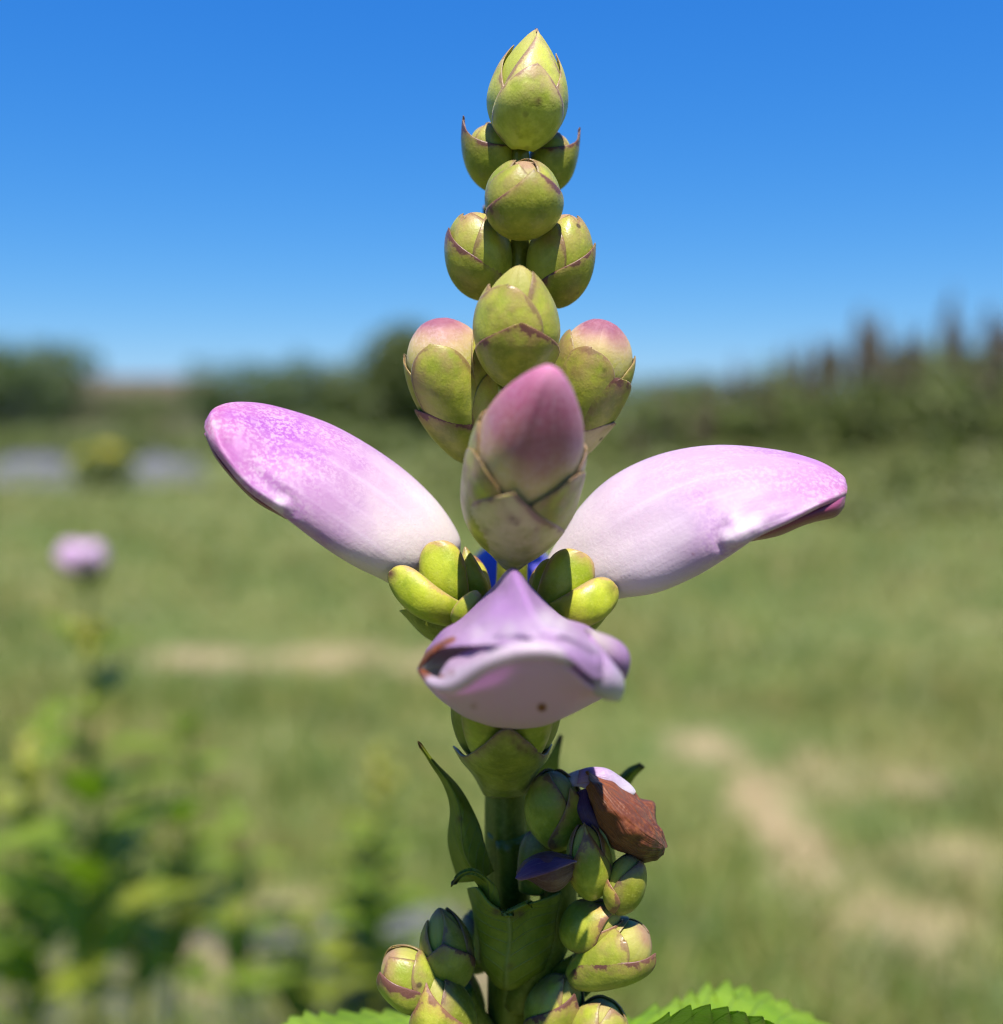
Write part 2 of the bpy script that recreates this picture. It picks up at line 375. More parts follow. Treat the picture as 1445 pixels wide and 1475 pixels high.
PROF = dict(
    round=[(0, .22), (.05, .46), (.16, .74), (.32, .94), (.50, 1.0), (.68, .93), (.83, .74), (.94, .46), (.985, .22), (1, .02)],
    egg=[(0, .22), (.06, .48), (.18, .78), (.34, .97), (.48, 1.0), (.66, .88), (.82, .62), (.93, .34), (.985, .13), (1, .01)],
    top=[(0, .20), (.07, .48), (.18, .78), (.32, .97), (.45, 1.0), (.62, .86), (.78, .60), (.90, .33), (.97, .13), (1, .02)],
    club=[(0, .24), (.08, .46), (.24, .72), (.42, .90), (.60, 1.0), (.76, .96), (.88, .77), (.96, .47), (.99, .24), (1, .02)],
    calyxbud=[(0, .14), (.05, .27), (.12, .46), (.22, .74), (.34, .96), (.46, 1.0), (.60, .98), (.75, .82), (.87, .56), (.95, .31), (.99, .13), (1, .01)],
    spear=[(0, .30), (.10, .62), (.24, .90), (.38, 1.0), (.55, .95), (.72, .74), (.86, .46), (.95, .22), (.99, .09), (1, .01)],
)
def bud(name, base, tip, Rpx, prof, pieces, parent, origin, core_mat, bend=0.0, depth=1.0, core=0.94, label=None, core_spots=None):
    """base, tip: (u, v, d).  pieces: dict(n, phi, w, q0, q1, off, shape, flare, plump, mat)"""
    B, T = W(*base), W(*tip); dm = 0.5 * (base[2] + tip[2]); Rm = Rpx * pxm(dm)
    ax = T - B; L = np.linalg.norm(ax); a = ax / L; mid = 0.5 * (B + T)
    f = CAM - mid; f = nrm(f - a * (f @ a)); s = np.cross(a, f)
    D = cat1(PROF[prof], 160); D[:, 1] = np.maximum(D[:, 1], 0.01)
    arc = np.concatenate([[0], np.cumsum(np.hypot(np.diff(D[:, 0]) * L, np.diff(D[:, 1]) * Rm))]); arc /= arc[-1]
    dh, dr = np.gradient(D[:, 0] * L), np.gradient(D[:, 1] * Rm); ln = np.hypot(dh, dr)
    d1, d2, d3 = [random.random() * 6.28 for _ in range(3)]
    def surf(q, phi, off):
        h = np.interp(q, arc, D[:, 0]); r = np.interp(q, arc, D[:, 1]) * Rm
        r = r * (1 + 0.030 * np.sin(2 * phi + d1) + 0.028 * np.sin(3 * phi + d2 + 2.5 * h) + 0.02 * np.sin(5 * phi + d3 - 3 * h))
        nh = -np.interp(q, arc, dr / ln); nr_ = np.interp(q, arc, dh / ln)
        dirv = np.cos(phi)[..., None] * f * depth + np.sin(phi)[..., None] * s
        c = B + a * (h * L)[..., None] + s * (bend * pxm(dm) * 4 * h * (1 - h))[..., None]
        return c + dirv * r[..., None] + (dirv * nr_[..., None] + a * nh[..., None]) * off[..., None]
    nr_, nc_ = 26, 28
    q, ph = np.meshgrid(np.linspace(0, 1, nr_), np.linspace(0, 2 * math.pi, nc_, endpoint=False), indexing='ij')
    P = surf(q, ph, np.full(q.shape, -(1 - core) * Rm))
    V = np.vstack([P.reshape(-1, 3), P[0].mean(0)[None], P[-1].mean(0)[None]]); k = nr_ * nc_
    Fc = grid_faces(nr_, nc_, 0, True, True)
    for j in range(nc_):
        Fc.append([k, (j + 1) % nc_, j][::-1]); Fc.append([k + 1, (nr_ - 1) * nc_ + j, (nr_ - 1) * nc_ + (j + 1) % nc_][::-1])
    hq = np.interp(q, arc, D[:, 0])
    br = spots_attr(P, core_spots)
    at = dict(sv=np.append(hq.ravel(), [0, 1]), cv=np.append((ph / 6.2832).ravel(), [0, 0]), edge=np.full(k + 2, 9.0), brown=np.append(br.ravel(), [0, 0]))
    core_o = mesh(name, V, Fc, core_mat, parent, at, origin)
    # make sure the faces point outward
    if label: core_o['label'] = label
    for p in pieces:
        sh = SH[p.get('shape', 'round')]; nt, ns = 28, 23
        t = 1 - (1 - np.linspace(0, 1, nt)) ** 1.6
        ss = np.sin(np.linspace(-1, 1, ns) * math.pi / 2) * 0.35 + np.linspace(-1, 1, ns) * 0.65
        tt, sg = np.meshgrid(t, ss, indexing='ij')
        hw = np.maximum(R_(p['w']) * sh(tt), 0.015)
        seed = random.randint(0, 9999)
        jit = 1 + 0.05 * vnoise(np.stack([tt * 9, sg * 0, tt * 0 + seed], -1), 1.0, seed)
        skew = p.get('skew', 0.0)
        phi = R_(p['phi']) + sg * hw * jit + R_(skew) * tt
        q = p.get('q0', 0.02) + (p['q1'] - p.get('q0', 0.02)) * tt * (1 + 0.015 * vnoise(np.stack([sg * 5, tt * 0, tt * 0 + seed], -1), 1.0, seed + 1))
        mm = 0.001
        off = np.full(q.shape, p.get('off', 0.2) * mm) + p.get('plump', 0.0) * Rm * (1 - sg ** 2) * np.sin(np.pi * np.clip(tt, 0, 1)) + p.get('flare', 0.0) * mm * tt ** 4 \
            - 0.10 * mm * np.abs(sg) ** 6
        off = off + 0.05 * mm * vnoise(np.stack([tt * 6, sg * 4, tt * 0 + seed], -1), 1.0, seed + 2)
        q = np.clip(q, 0, 0.998)
        P = surf(q, phi, off)
        if p.get('up'):   # tip drawn out along the axis
            P = P + a * (p['up'] * mm * tt ** 5 * (1 - np.abs(sg) * 0.0))[..., None]
        rloc = np.interp(q, arc, D[:, 1]) * Rm
        lenm = (p['q1'] - p.get('q0', 0.02)) * (L + Rm)
        ed = np.minimum((1 - np.abs(sg)) * hw * rloc, (1 - tt) * lenm * 0.8) / mm
        shell(p.get('n', 'sepal'), P, p.get('th', 0.24) * mm, p.get('mat', 'sepal'), core_o, sv=tt, cv=(sg + 1) / 2, edge=ed, away=mid, spots=p.get('spots'), origin=origin)
    return core_o

def scale(name, base, tip, wpx, face, mat, parent, origin, bulge=2.0, arc=0.7, shape='round', th=0.35, curl=0.0, spots=None, nt=26, ns=19, crumple=0.0, mid=None, side_tilt=0.0):
    """a free sepal / bract / lobe from base to tip, convex towards `face` (u-right, v-down, toward-camera)"""
    B, T = W(*base), W(*tip); dm = 0.5 * (base[2] + tip[2]); w = wpx * pxm(dm); mm = 0.001
    fv = nrm(RIGHT * face[0] - UP * face[1] - FWD * face[2])
    t = 1 - (1 - np.linspace(0, 1, nt)) ** 1.3
    if mid is not None: C = cat1(np.array([B, W(*mid), T]), 400); C = C[(t * 399).astype(int)] 
    else: C = B + (T - B) * t[:, None]
    a = nrm(T - B); nn = nrm(fv - a * (fv @ a)); c = np.cross(a, nn)
    C = C + nn * (bulge * mm * np.sin(np.pi * t ** 0.9))[:, None] + nn * (curl * mm * t ** 3)[:, None]
    hw = np.maximum(w * SH[shape](t), 0.02 * w)
    s = np.linspace(-1, 1, ns)
    P = C[:, None] + c * (hw[:, None] * np.sin(s * math.pi / 2 * 0.8) / math.sin(math.pi / 2 * 0.8))[..., None] \
        - nn * (arc * hw[:, None] * (np.abs(s) ** 2.2)[None, :])[..., None]
    if side_tilt: P = P + nn * (side_tilt * hw[:, None] * s[None])[..., None]
    if crumple: P = P + nn * (crumple * mm * vnoise(P, 900, int(base[0])))[..., None]
    tt, sg = np.meshgrid(t, s, indexing='ij')
    ed = np.minimum((1 - np.abs(sg)) * hw[:, None], (1 - tt) * np.linalg.norm(T - B)) / mm
    inside = C.mean(0) - nn * 0.02
    return shell(name, P, th * mm, mat, parent, sv=tt, cv=(sg + 1) / 2, edge=ed, away=inside, spots=spots, origin=origin)

def tube(name, top, bot, dep, mat, parent, origin, nr=60, nc=44, bumps=(), spots=None, crumple=0.0, sq=1.0, grooves=(), cscale=900, label=None, pale=None):
    """closed body whose silhouette runs along the photo outlines top / bottom [(u, v, d)...]; dep = half depth in mm along it"""
    T = cat1([W(*p) for p in top], nr); Bt = cat1([W(*p) for p in bot], nr)
    dp = np.maximum(cat1(np.array(dep, float)[:, None], nr)[:, 0], 0.05) * 0.001
    C = 0.5 * (T + Bt); H = 0.5 * (T - Bt)
    th = np.linspace(0, 2 * math.pi, nc, endpoint=False)
    co, si = np.cos(th), np.sin(th)
    cs = np.sign(co) * np.abs(co) ** sq
    fw = nrm(CAM - C.mean(0))
    P = C[:, None] + H[:, None] * cs[None, :, None] + fw * (dp[:, None] * si[None])[..., None]
    n = P - C[:, None]; n /= np.maximum(np.linalg.norm(n, axis=2, keepdims=True), 1e-9)
    u, v = topx(P); facing = np.clip(si[None] * 3 + 0.3, 0, 1)
    for (bu, bv, r, h) in bumps:
        P = P + fw * (h * 0.001 * np.exp(-((u - bu) ** 2 + (v - bv) ** 2) / (r * r)) * facing)[..., None]
    for (pts, r, h) in grooves:
        G = cat1(np.array(pts, float), 60)
        dist = np.min(np.hypot(u[..., None] - G[:, 0], v[..., None] - G[:, 1]), axis=-1)
        P = P + fw * (h * 0.001 * np.exp(-(dist / r) ** 2) * facing)[..., None]
    if crumple: P = P + n * (crumple * 0.001 * vnoise(P, cscale, nr + nc))[..., None]
    V = np.vstack([P.reshape(-1, 3), P[0].mean(0)[None], P[-1].mean(0)[None]]); k = nr * nc
    Fc = grid_faces(nr, nc, 0, False, True)
    for j in range(nc):
        Fc.append([k, (j + 1) % nc, j]); Fc.append([k + 1, (nr - 1) * nc + j, (nr - 1) * nc + (j + 1) % nc])
    sv = np.tile(np.linspace(0, 1, nr)[:, None], (1, nc)); cvv = np.tile(th / 6.2832, (nr, 1))
    br = spots_attr(P, spots) * (facing > 0.2)
    at = dict(sv=np.append(sv.ravel(), [0, 1]), cv=np.append(cvv.ravel(), [0, 0]), edge=np.full(k + 2, 9.0), brown=np.append(br.ravel(), [0, 0]), pale=np.append((spots_attr(P, pale) * (facing > 0.2)).ravel(), [0, 0]))
    o = mesh(name, V, Fc, mat, parent, at, origin)
    import bmesh
    bm = bmesh.new(); bm.from_mesh(o.data); bmesh.ops.recalc_face_normals(bm, faces=bm.faces); bm.to_mesh(o.data); bm.free()
    if label: o['label'] = label
    return o

def pipe(name, pts, rad, mat, parent, origin, nr=40, nc=14, wob=0.0):
    C = cat1(np.array(pts, float), nr); r = cat1(np.array(rad, float)[:, None], nr)[:, 0]
    tn = np.gradient(C, axis=0); tn /= np.linalg.norm(tn, axis=1, keepdims=True)
    ref = np.array([0, -1.0, 0]) if abs(nrm(C[-1] - C[0])[1]) < 0.8 else np.array([1.0, 0, 0])
    x = np.cross(tn, ref); x /= np.linalg.norm(x, axis=1, keepdims=True); y = np.cross(tn, x)
    th = np.linspace(0, 2 * math.pi, nc, endpoint=False)
    P = C[:, None] + (x[:, None] * np.cos(th)[None, :, None] + y[:, None] * np.sin(th)[None, :, None]) * r[:, None, None]
    P = C[:, None] + (P - C[:, None]) * (1 + 0.07 * np.cos(4 * th + 0.5))[None, :, None]
    if wob: P = P * 1.0 + (P - C[:, None]) * (wob * vnoise(P, 700, 3))[..., None]
    V = np.vstack([P.reshape(-1, 3), C[0][None], C[-1][None]]); k = nr * nc
    Fc = grid_faces(nr, nc, 0, False, True)
    for j in range(nc):
        Fc.append([k, (j + 1) % nc, j]); Fc.append([k + 1, (nr - 1) * nc + j, (nr - 1) * nc + (j + 1) % nc])
    sv = np.tile(np.linspace(0, 1, nr)[:, None], (1, nc))
    z = np.zeros(k + 2)
    return mesh(name, V, Fc, mat, parent, dict(sv=np.append(sv.ravel(), [0, 1]), cv=z + 0.25, edge=z + 9, brown=z), origin)


# ================================================================== setting: ground, field, hedges
def gmat():
    m, nt, b, out = newmat('field_ground'); n = N(nt)
    so = n.attr('soil')
    g = n.mix(n.mr(n.noise(1.1, 5, 0.6), 0.35, 0.65), (0.068, 0.098, 0.017), (0.125, 0.130, 0.034))
    g = n.mix(n.mr(n.noise(7.0, 4), 0.45, 0.7), g, (0.055, 0.09, 0.014))
    s_ = n.mix(n.mr(n.noise(9, 5), 0.3, 0.7), (0.20, 0.15, 0.075), (0.29, 0.22, 0.125))
    f = n.mr(n.math('ADD', so, n.math('MULTIPLY', n.math('SUBTRACT', n.noise(5.0, 4), 0.5), 1.0)), 0.22, 0.95)
    n.put(b.inputs['Base Color'], n.mix(f, g, s_)); b.inputs['Roughness'].default_value = 0.95
    n.link(n.bump(n.noise(30, 4), 0.7, 0.02), b.inputs['Normal'])
    return m
M['ground'] = gmat()
M['blade'] = None
SOIL = []   # bare patches: centre x, y, radius x, y, strength
for (u, v, ru, rv, k) in [(300, 952, 130, 18, 1.0), (480, 945, 120, 20, 1.0), (620, 955, 90, 20, .8), (1125, 1200, 75, 115, 1.0), (1030, 1085, 75, 40, .8), (1190, 1120, 90, 50, .75),
                          (1310, 1130, 90, 45, .75), (1290, 1350, 150, 100, .85), (1380, 1250, 110, 60, .7), (1000, 1330, 70, 60, .6), (1080, 1020, 90, 25, .5), (1250, 1010, 90, 22, .5), (1170, 1310, 120, 60, .6), (1200, 1430, 100, 60, .7), (1400, 1440, 80, 60, .7), (1080, 1180, 90, 60, .5), (330, 1095, 60, 22, .7), (1090, 925, 50, 12, .6), (1420, 900, 60, 14, .6),
                          (250, 845, 50, 10, .4), (980, 1440, 60, 40, .6), (690, 1440, 120, 60, 1.0), (390, 1310, 80, 40, 1.0), (300, 1400, 70, 55, 1.0), (560, 1330, 90, 40, .8)]:
    c = onground(u, v); e = onground(u + ru, v); t = onground(u, v - rv)
    SOIL.append((c[0], c[1], abs(e[0] - c[0]), abs(t[1] - c[1]), k))
def soil(x, y):
    r = np.zeros_like(x)
    for (cx, cy, rx, ry, k) in SOIL: r = np.maximum(r, k * np.exp(-(((x - cx) / rx) ** 2 + ((y - cy) / ry) ** 2)))
    return r
def zground(x, y):
    return 0.02 * np.sin(x * 1.3 + 0.7) * np.sin(y * 0.9) + 0.010 * np.sin(x * 5.1 + y * 3.7)
gx = np.concatenate([-np.geomspace(3000, 8.2, 26), np.linspace(-8, 8, 161), np.geomspace(8.2, 3000, 26)])
gy = np.concatenate([-np.geomspace(1500, 1.1, 18), np.linspace(-1, 9, 121), np.geomspace(9.1, 4500, 60)])
X, Y = np.meshgrid(gx, gy, indexing='xy')
Z = np.where((np.abs(X) < 60) & (Y < 60) & (Y > -30), zground(X, Y), 0.0) - 0.005 * (np.hypot(X, Y) < 1.0)
P = np.stack([X, Y, Z], -1)
ground = mesh('ground', P.reshape(-1, 3), grid_faces(len(gy), len(gx)), 'ground', None, dict(soil=soil(X, Y)))
tag(ground, kind='structure')

# --- mown grass: real blades, thinner over the bare patches
def blades(n, y0, y1, spread, hmin, hmax, wmin, seed):
    r = np.random.default_rng(seed)
    y = y0 * (y1 / y0) ** r.random(n)
    x = (r.random(n) * 2 - 1) * (spread * y + 0.3)
    keep = r.random(n) > np.clip(soil(x, y) * 1.05 + 0.25 * np.sin(x * 7.3 + 2 * np.sin(y * 3.1)) * np.sin(y * 6.1 + x), 0, 0.93)
    x, y = x[keep], y[keep]; n = len(x)
    z = zground(x, y)
    h = (hmin + (hmax - hmin) * r.random(n) ** 1.6) * (1 + 0.5 * np.sin(x * 2.1 + 1) * np.sin(y * 1.7))
    w = wmin * (0.7 + 0.6 * r.random(n)) * np.maximum(1, y / 3.5)
    a = r.random(n) * 6.28; l = h * (0.3 + 0.9 * r.random(n)); la = r.random(n) * 6.28
    dx, dy = np.cos(a) * w, np.sin(a) * w
    p0 = np.stack([x - dx, y - dy, z - 0.004], -1); p1 = np.stack([x + dx, y + dy, z - 0.004], -1)
    m_ = np.stack([x + np.cos(la) * l * 0.35, y + np.sin(la) * l * 0.35, z + h * 0.62], -1)
    o_ = np.stack([dx, dy, dx * 0], -1) * 0.7
    p4 = np.stack([x + np.cos(la) * l, y + np.sin(la) * l, z + h], -1)
    V = np.stack([p0, p1, m_ + o_, m_ - o_, p4], 1).reshape(-1, 3)
    return V, n, r.random(n)
gparts = [blades(100000, 1.0, 3.6, 1.15, 0.03, 0.09, 0.0022, 1), blades(100000, 3.2, 19, 1.15, 0.04, 0.10, 0.003, 2)]
Vs, vals, k = [], [], 0
for V, n_, vv in gparts: Vs.append(V); vals.append(np.repeat(vv, 5)); k += n_
Vg = np.concatenate(Vs); vg = np.concatenate(vals)
me = bpy.data.meshes.new('grass'); 
nb = k; base_i = np.arange(nb)[:, None] * 5
me.vertices.add(len(Vg)); me.vertices.foreach_set('co', Vg.astype(np.float32).ravel())
quads = (base_i + np.array([0, 1, 2, 3])); tris = (base_i + np.array([3, 2, 4]))
loops = np.concatenate([quads, tris], 1).ravel()
me.loops.add(len(loops)); me.loops.foreach_set('vertex_index', loops.astype(np.int32))
me.polygons.add(nb * 2)
me.polygons.foreach_set('loop_start', (np.arange(nb)[:, None] * 7 + np.array([0, 4])).ravel().astype(np.int32))
me.update(calc_edges=True); me.validate()
at = me.attributes.new('tint', 'FLOAT', 'POINT'); at.data.foreach_set('value', vg.astype(np.float32))
m, nt, b, out = newmat('grass_blade'); n = N(nt)
tcol = n.ramp(n.attr('tint'), [(0.0, (0.085, 0.15, 0.018)), (0.4, (0.13, 0.195, 0.028)), (0.7, (0.20, 0.23, 0.05)), (0.85, (0.33, 0.29, 0.11)), (1.0, (0.36, 0.30, 0.13))])
tcol = n.mix(n.mr(n.noise(1.3, 5, 0.6), 0.42, 0.62), tcol, n.mix(0.6, tcol, (0.30, 0.25, 0.09)))
tcol = n.mix(n.mr(n.noise(3.2, 5, 0.65), 0.48, 0.60), tcol, n.mix(0.8, tcol, (0.055, 0.115, 0.012)))
tcol = n.mix(1.0, tcol, (0.88, 0.90, 0.80), 'MULTIPLY')
n.put(b.inputs['Base Color'], tcol); b.inputs['Roughness'].default_value = 0.5
tr = n.new('ShaderNodeBsdfTranslucent'); n.put(tr.inputs[0], tcol)
mx = n.new('ShaderNodeMixShader'); mx.inputs[0].default_value = 0.3
n.link(b.outputs[0], mx.inputs[1]); n.link(tr.outputs[0], mx.inputs[2]); n.link(mx.outputs[0], out.inputs[0])
me.materials.append(m)
grass = link(bpy.data.objects.new('grass', me)); tag(grass, 'short mown green and straw coloured field grass', 'grass', kind='stuff')

# --- grey weed cloth laid on the ground
M['cloth'] = plain_mat('weed_cloth_grey', (0.075, 0.075, 0.09), (0.11, 0.11, 0.13), 3.0, 0.85, 0.01, 25)
def cloth(corners, label, nx=40, ny=40, rag=0.04, holes=()):
    C = patch(np.array([[np.array([*c, 0.0]) for c in row] for row in corners]), ny, nx)
    X, Y = C[..., 0], C[..., 1]
    rg = vnoise(C * 1.0, 5.0, 11) * rag
    C[..., 0] += rg; C[..., 1] += vnoise(C, 6.0, 12) * rag
    C[..., 2] = zground(C[..., 0], C[..., 1]) + 0.016 + 0.008 * vnoise(C, 9.0, 4)
    th = 0.004; n = normals(C); n *= np.sign(n[..., 2:3])
    o = shell('weed_cloth', C, th, 'cloth', None, sv=X * 0, away=C.mean((0, 1)) - np.array([0, 0, 5.0]))
    return tag(o, label, 'weed cloth')
def gp(u, v): p = onground(u, v); return (p[0], p[1])
cloth([[gp(-150, 1560), gp(330, 1540), gp(800, 1520)], [gp(-120, 1420), gp(300, 1420), gp(700, 1400)], [gp(-100, 1360), gp(320, 1345), gp(640, 1325)]],
      'crumpled grey weed cloth on the ground under the leafy purple-flowered plants')
def strip(u0, u1, v, y_far, slope, label):
    a, b_ = onground(u0, v), onground(u1, v)
    far = np.array([slope * (y_far - a[1]), y_far - a[1], 0])
    A2, B2 = a + far, b_ + far
    cloth([[(a[0], a[1]), ((a[0] + b_[0]) / 2, a[1]), (b_[0], b_[1])], [(A2[0], A2[1]), ((A2[0] + B2[0]) / 2, A2[1]), (B2[0], B2[1])]], label, 8, 60, rag=0.12)
strip(165, 300, 700, 75, -0.30, 'long grey weed cloth strip running away towards the far hedge, beside the yellow flowers')
strip(-40, 110, 702, 60, -0.42, 'grey weed cloth strip running away past the yellow flowers towards the dark trees')

# --- bare soil showing through
M['soil'] = plain_mat('bare_soil', (0.17, 0.13, 0.075), (0.25, 0.19, 0.115), 14, 0.95, 0.02, 60)
def mound(u, v, ru, rv, h, seed):
    c = onground(u, v); rx = abs(onground(u + ru, v)[0] - c[0]); ry = abs(onground(u, v - rv)[1] - c[1])
    nr, nc = 14, 30; r = np.linspace(0.0, 1, nr)[:, None]; th = np.linspace(0, 6.2832, nc, endpoint=False)[None]
    wob = 1 + 0.22 * np.sin(th * 3 + seed) + 0.12 * np.sin(th * 5 + seed * 2)
    x = c[0] + rx * r * np.cos(th) * wob; y = c[1] + ry * r * np.sin(th) * wob
    z = zground(x, y) + 0.028 + h * (1 - r ** 2) - 0.05 * (r ** 6) + 0.006 * np.sin(x * 90 + y * 60)
    o = mesh('soil_mound', np.stack([x, y, z + 0 * th], -1).reshape(-1, 3), grid_faces(nr, nc, 0, False, True), 'soil'); tag(o, kind='structure')
for i, a in enumerate([(310, 1405, 66, 44, .02), (705, 1450, 80, 50, .02)]):
    mound(*a, i)

# ------------------------------------------------------------------ foliage helpers
def leafcloud(name, blobs, n, size, mat, parent, seed, up=0.35):
    """many small leaf faces scattered through the lumps (cx, cy, cz, rx, ry, rz)"""
    r = np.random.default_rng(seed)
    vol = np.array([b[3] * b[4] * b[5] for b in blobs]) ** 0.75; pick = r.choice(len(blobs), n, p=vol / vol.sum())
    B = np.array(blobs)[pick]
    d = r.normal(size=(n, 3)); d /= np.linalg.norm(d, axis=1, keepdims=True)
    rad = 1 - 0.55 * r.random(n) ** 1.8
    c = B[:, :3] + d * B[:, 3:] * (rad * (1 + 0.14 * r.normal(size=n)))[:, None]
    c[:, 2] = np.maximum(c[:, 2], 0.03)
    nn = d * 0.6 + r.normal(size=(n, 3)) * 0.6; nn[:, 2] += up; nn /= np.linalg.norm(nn, axis=1, keepdims=True)
    a = np.cross(nn, r.normal(size=(n, 3))); a /= np.linalg.norm(a, axis=1, keepdims=True); b_ = np.cross(nn, a)
    s = size * (0.6 + 0.8 * r.random(n))[:, None]
    V = np.stack([c - a * s, c + b_ * s * 0.45 - nn * s * 0.1, c + a * s, c - b_ * s * 0.45 - nn * s * 0.1], 1).reshape(-1, 3)
    F = (np.arange(n)[:, None] * 4 + np.array([0, 1, 2, 3]))
    return mesh(name, V, F, mat, parent, dict(tint=np.repeat(r.random(n), 4)), None, smooth=False)
def foliage_mat(name, A, B, C, trans=0.3):
    m, nt, b, out = newmat(name); n = N(nt)
    c = n.ramp(n.attr('tint'), [(0, A), (0.55, B), (1, C)])
    n.put(b.inputs['Base Color'], c); b.inputs['Roughness'].default_value = 0.5
    tr = n.new('ShaderNodeBsdfTranslucent'); n.put(tr.inputs[0], c)
    mx = n.new('ShaderNodeMixShader'); mx.inputs[0].default_value = trans
    n.link(b.outputs[0], mx.inputs[1]); n.link(tr.outputs[0], mx.inputs[2]); n.link(mx.outputs[0], out.inputs[0])
    return m
M['fol_dark'] = foliage_mat('foliage_dark', (0.028, 0.054, 0.012), (0.052, 0.09, 0.018), (0.09, 0.13, 0.028))
M['fol_mid'] = foliage_mat('foliage_mid', (0.042, 0.066, 0.012), (0.075, 0.105, 0.018), (0.12, 0.145, 0.03))
M['fol_light'] = foliage_mat('foliage_light', (0.058, 0.084, 0.014), (0.095, 0.125, 0.022), (0.14, 0.165, 0.035))
M['fol_grass'] = foliage_mat('foliage_grass', (0.075, 0.105, 0.018), (0.115, 0.14, 0.03), (0.18, 0.18, 0.05))
M['fol_yellow'] = foliage_mat('foliage_yellow', (0.40, 0.34, 0.03), (0.55, 0.48, 0.04), (0.60, 0.55, 0.06))
M['bark'] = plain_mat('bark', (0.07, 0.05, 0.035), (0.12, 0.09, 0.06), 8, 0.9)
M['plume'] = foliage_mat('seed_plume', (0.07, 0.05, 0.032), (0.11, 0.08, 0.05), (0.16, 0.12, 0.075), 0.2)
M['stalkm'] = plain_mat('dry_stalk', (0.075, 0.085, 0.03), (0.12, 0.115, 0.05), 2, 0.8)

def tree(name, u, vtop, wpx, y, label, mat, n, seed, cat, group=None, lumps=7):
    """crown as wide as wpx pixels and as tall as vtop, rooted on the ground y metres away"""
    p = atdist(u, vtop, y); x, H = p[0], p[2]; rw = wpx / F_PX * y * 0.5
    t = empty(name, (x, y, 0)); tag(t, label, cat, group)
    r = np.random.default_rng(seed)
    blobs = [(0, 0, H * 0.52, rw * 0.75, rw * 0.7, H * 0.44)]
    for i in range(lumps):
        a = r.random() * 6.28; q = 0.35 + 0.5 * r.random(); hz = H * (0.25 + 0.55 * r.random())
        blobs.append((math.cos(a) * rw * q, math.sin(a) * rw * q, hz, rw * 0.42, rw * 0.42, min(H * 0.30, (H - hz) * 0.95 + 0.05)))
    leafcloud('crown', blobs, n, max(0.05, 0.035 * H), mat, t, seed)
    limbs = []
    pipe('trunk', [np.array([0, 0, -0.1]), np.array([0.02 * H, 0, H * 0.35]), np.array([-0.02 * H, 0.02, H * 0.7])], [0.04 * H, 0.03 * H, 0.012 * H], 'bark', t, None, nr=10, nc=8)
    for i in range(3):
        a = i * 2.1 + seed
        pipe('limb', [np.array([0.015 * H, 0, H * (0.28 + 0.07 * i)]), np.array([math.cos(a) * rw * 0.3, math.sin(a) * rw * 0.3, H * 0.5]), np.array([math.cos(a) * rw * 0.6, math.sin(a) * rw * 0.6, H * 0.68])],
             [0.018 * H, 0.013 * H, 0.006 * H], 'bark', t, None, nr=8, nc=6)
    return t
tree('evergreen_tree', 10, 490, 250, 42, 'dark round tree at the end of the hedge by the brown-roofed shed', 'fol_dark', 6000, 21, 'tree')
tree('shrub', -120, 470, 260, 44, 'dark broad shrub next to the dark round tree', 'fol_dark', 4500, 22, 'shrub')
tree('shrub', 120, 545, 230, 46, 'low green shrub in front of the brown-roofed shed', 'fol_mid', 3000, 23, 'shrub')
tree('shrub', 232, 552, 230, 46, 'lowest green shrub before the shed wall', 'fol_mid', 2500, 24, 'shrub')
tree('bush', 345, 516, 160, 40, 'dark rounded bush on the shed side of the hedge', 'fol_dark', 4000, 25, 'bush')
tree('bush', 430, 508, 150, 40, 'dark bush with a domed top in the hedge row', 'fol_dark', 4000, 26, 'bush')
tree('bush', 500, 515, 140, 40, 'low bush between the domed bush and the tallest tree', 'fol_mid', 3500, 27, 'bush')
tree('tall_tree', 570, 468, 170, 40, 'tallest leafy tree of the hedge, behind the flower stem', 'fol_mid', 6000, 28, 'tree')
tree('tall_tree', 655, 488, 170, 41, 'leafy tree just behind the stem, lower than its neighbour', 'fol_mid', 6000, 29, 'tree')
tree('bush', 740, 510, 170, 41, 'broad bush touching the lower of the two leafy trees', 'fol_mid', 5000, 36, 'bush')
tree('bush', 820, 532, 170, 40, 'green bush where the hedge begins to drop', 'fol_mid', 4500, 30, 'bush')
tree('bush', 920, 540, 210, 38, 'low wide bush in the hedge beside the reeds', 'fol_mid', 4500, 31, 'bush')
tree('bush', 1050, 535, 230, 34, 'wide green bush partly behind the reeds', 'fol_mid', 4500, 32, 'bush')
tree('bush', 1190, 512, 220, 30, 'bush behind the middle of the reed stand', 'fol_light', 4000, 33, 'bush')
tree('bush', 1320, 500, 240, 28, 'bush behind the tallest brown plumes', 'fol_light', 4500, 34, 'bush')
tree('bush', 1450, 495, 240, 28, 'bush at the outer end of the reed stand', 'fol_light', 4500, 35, 'bush')

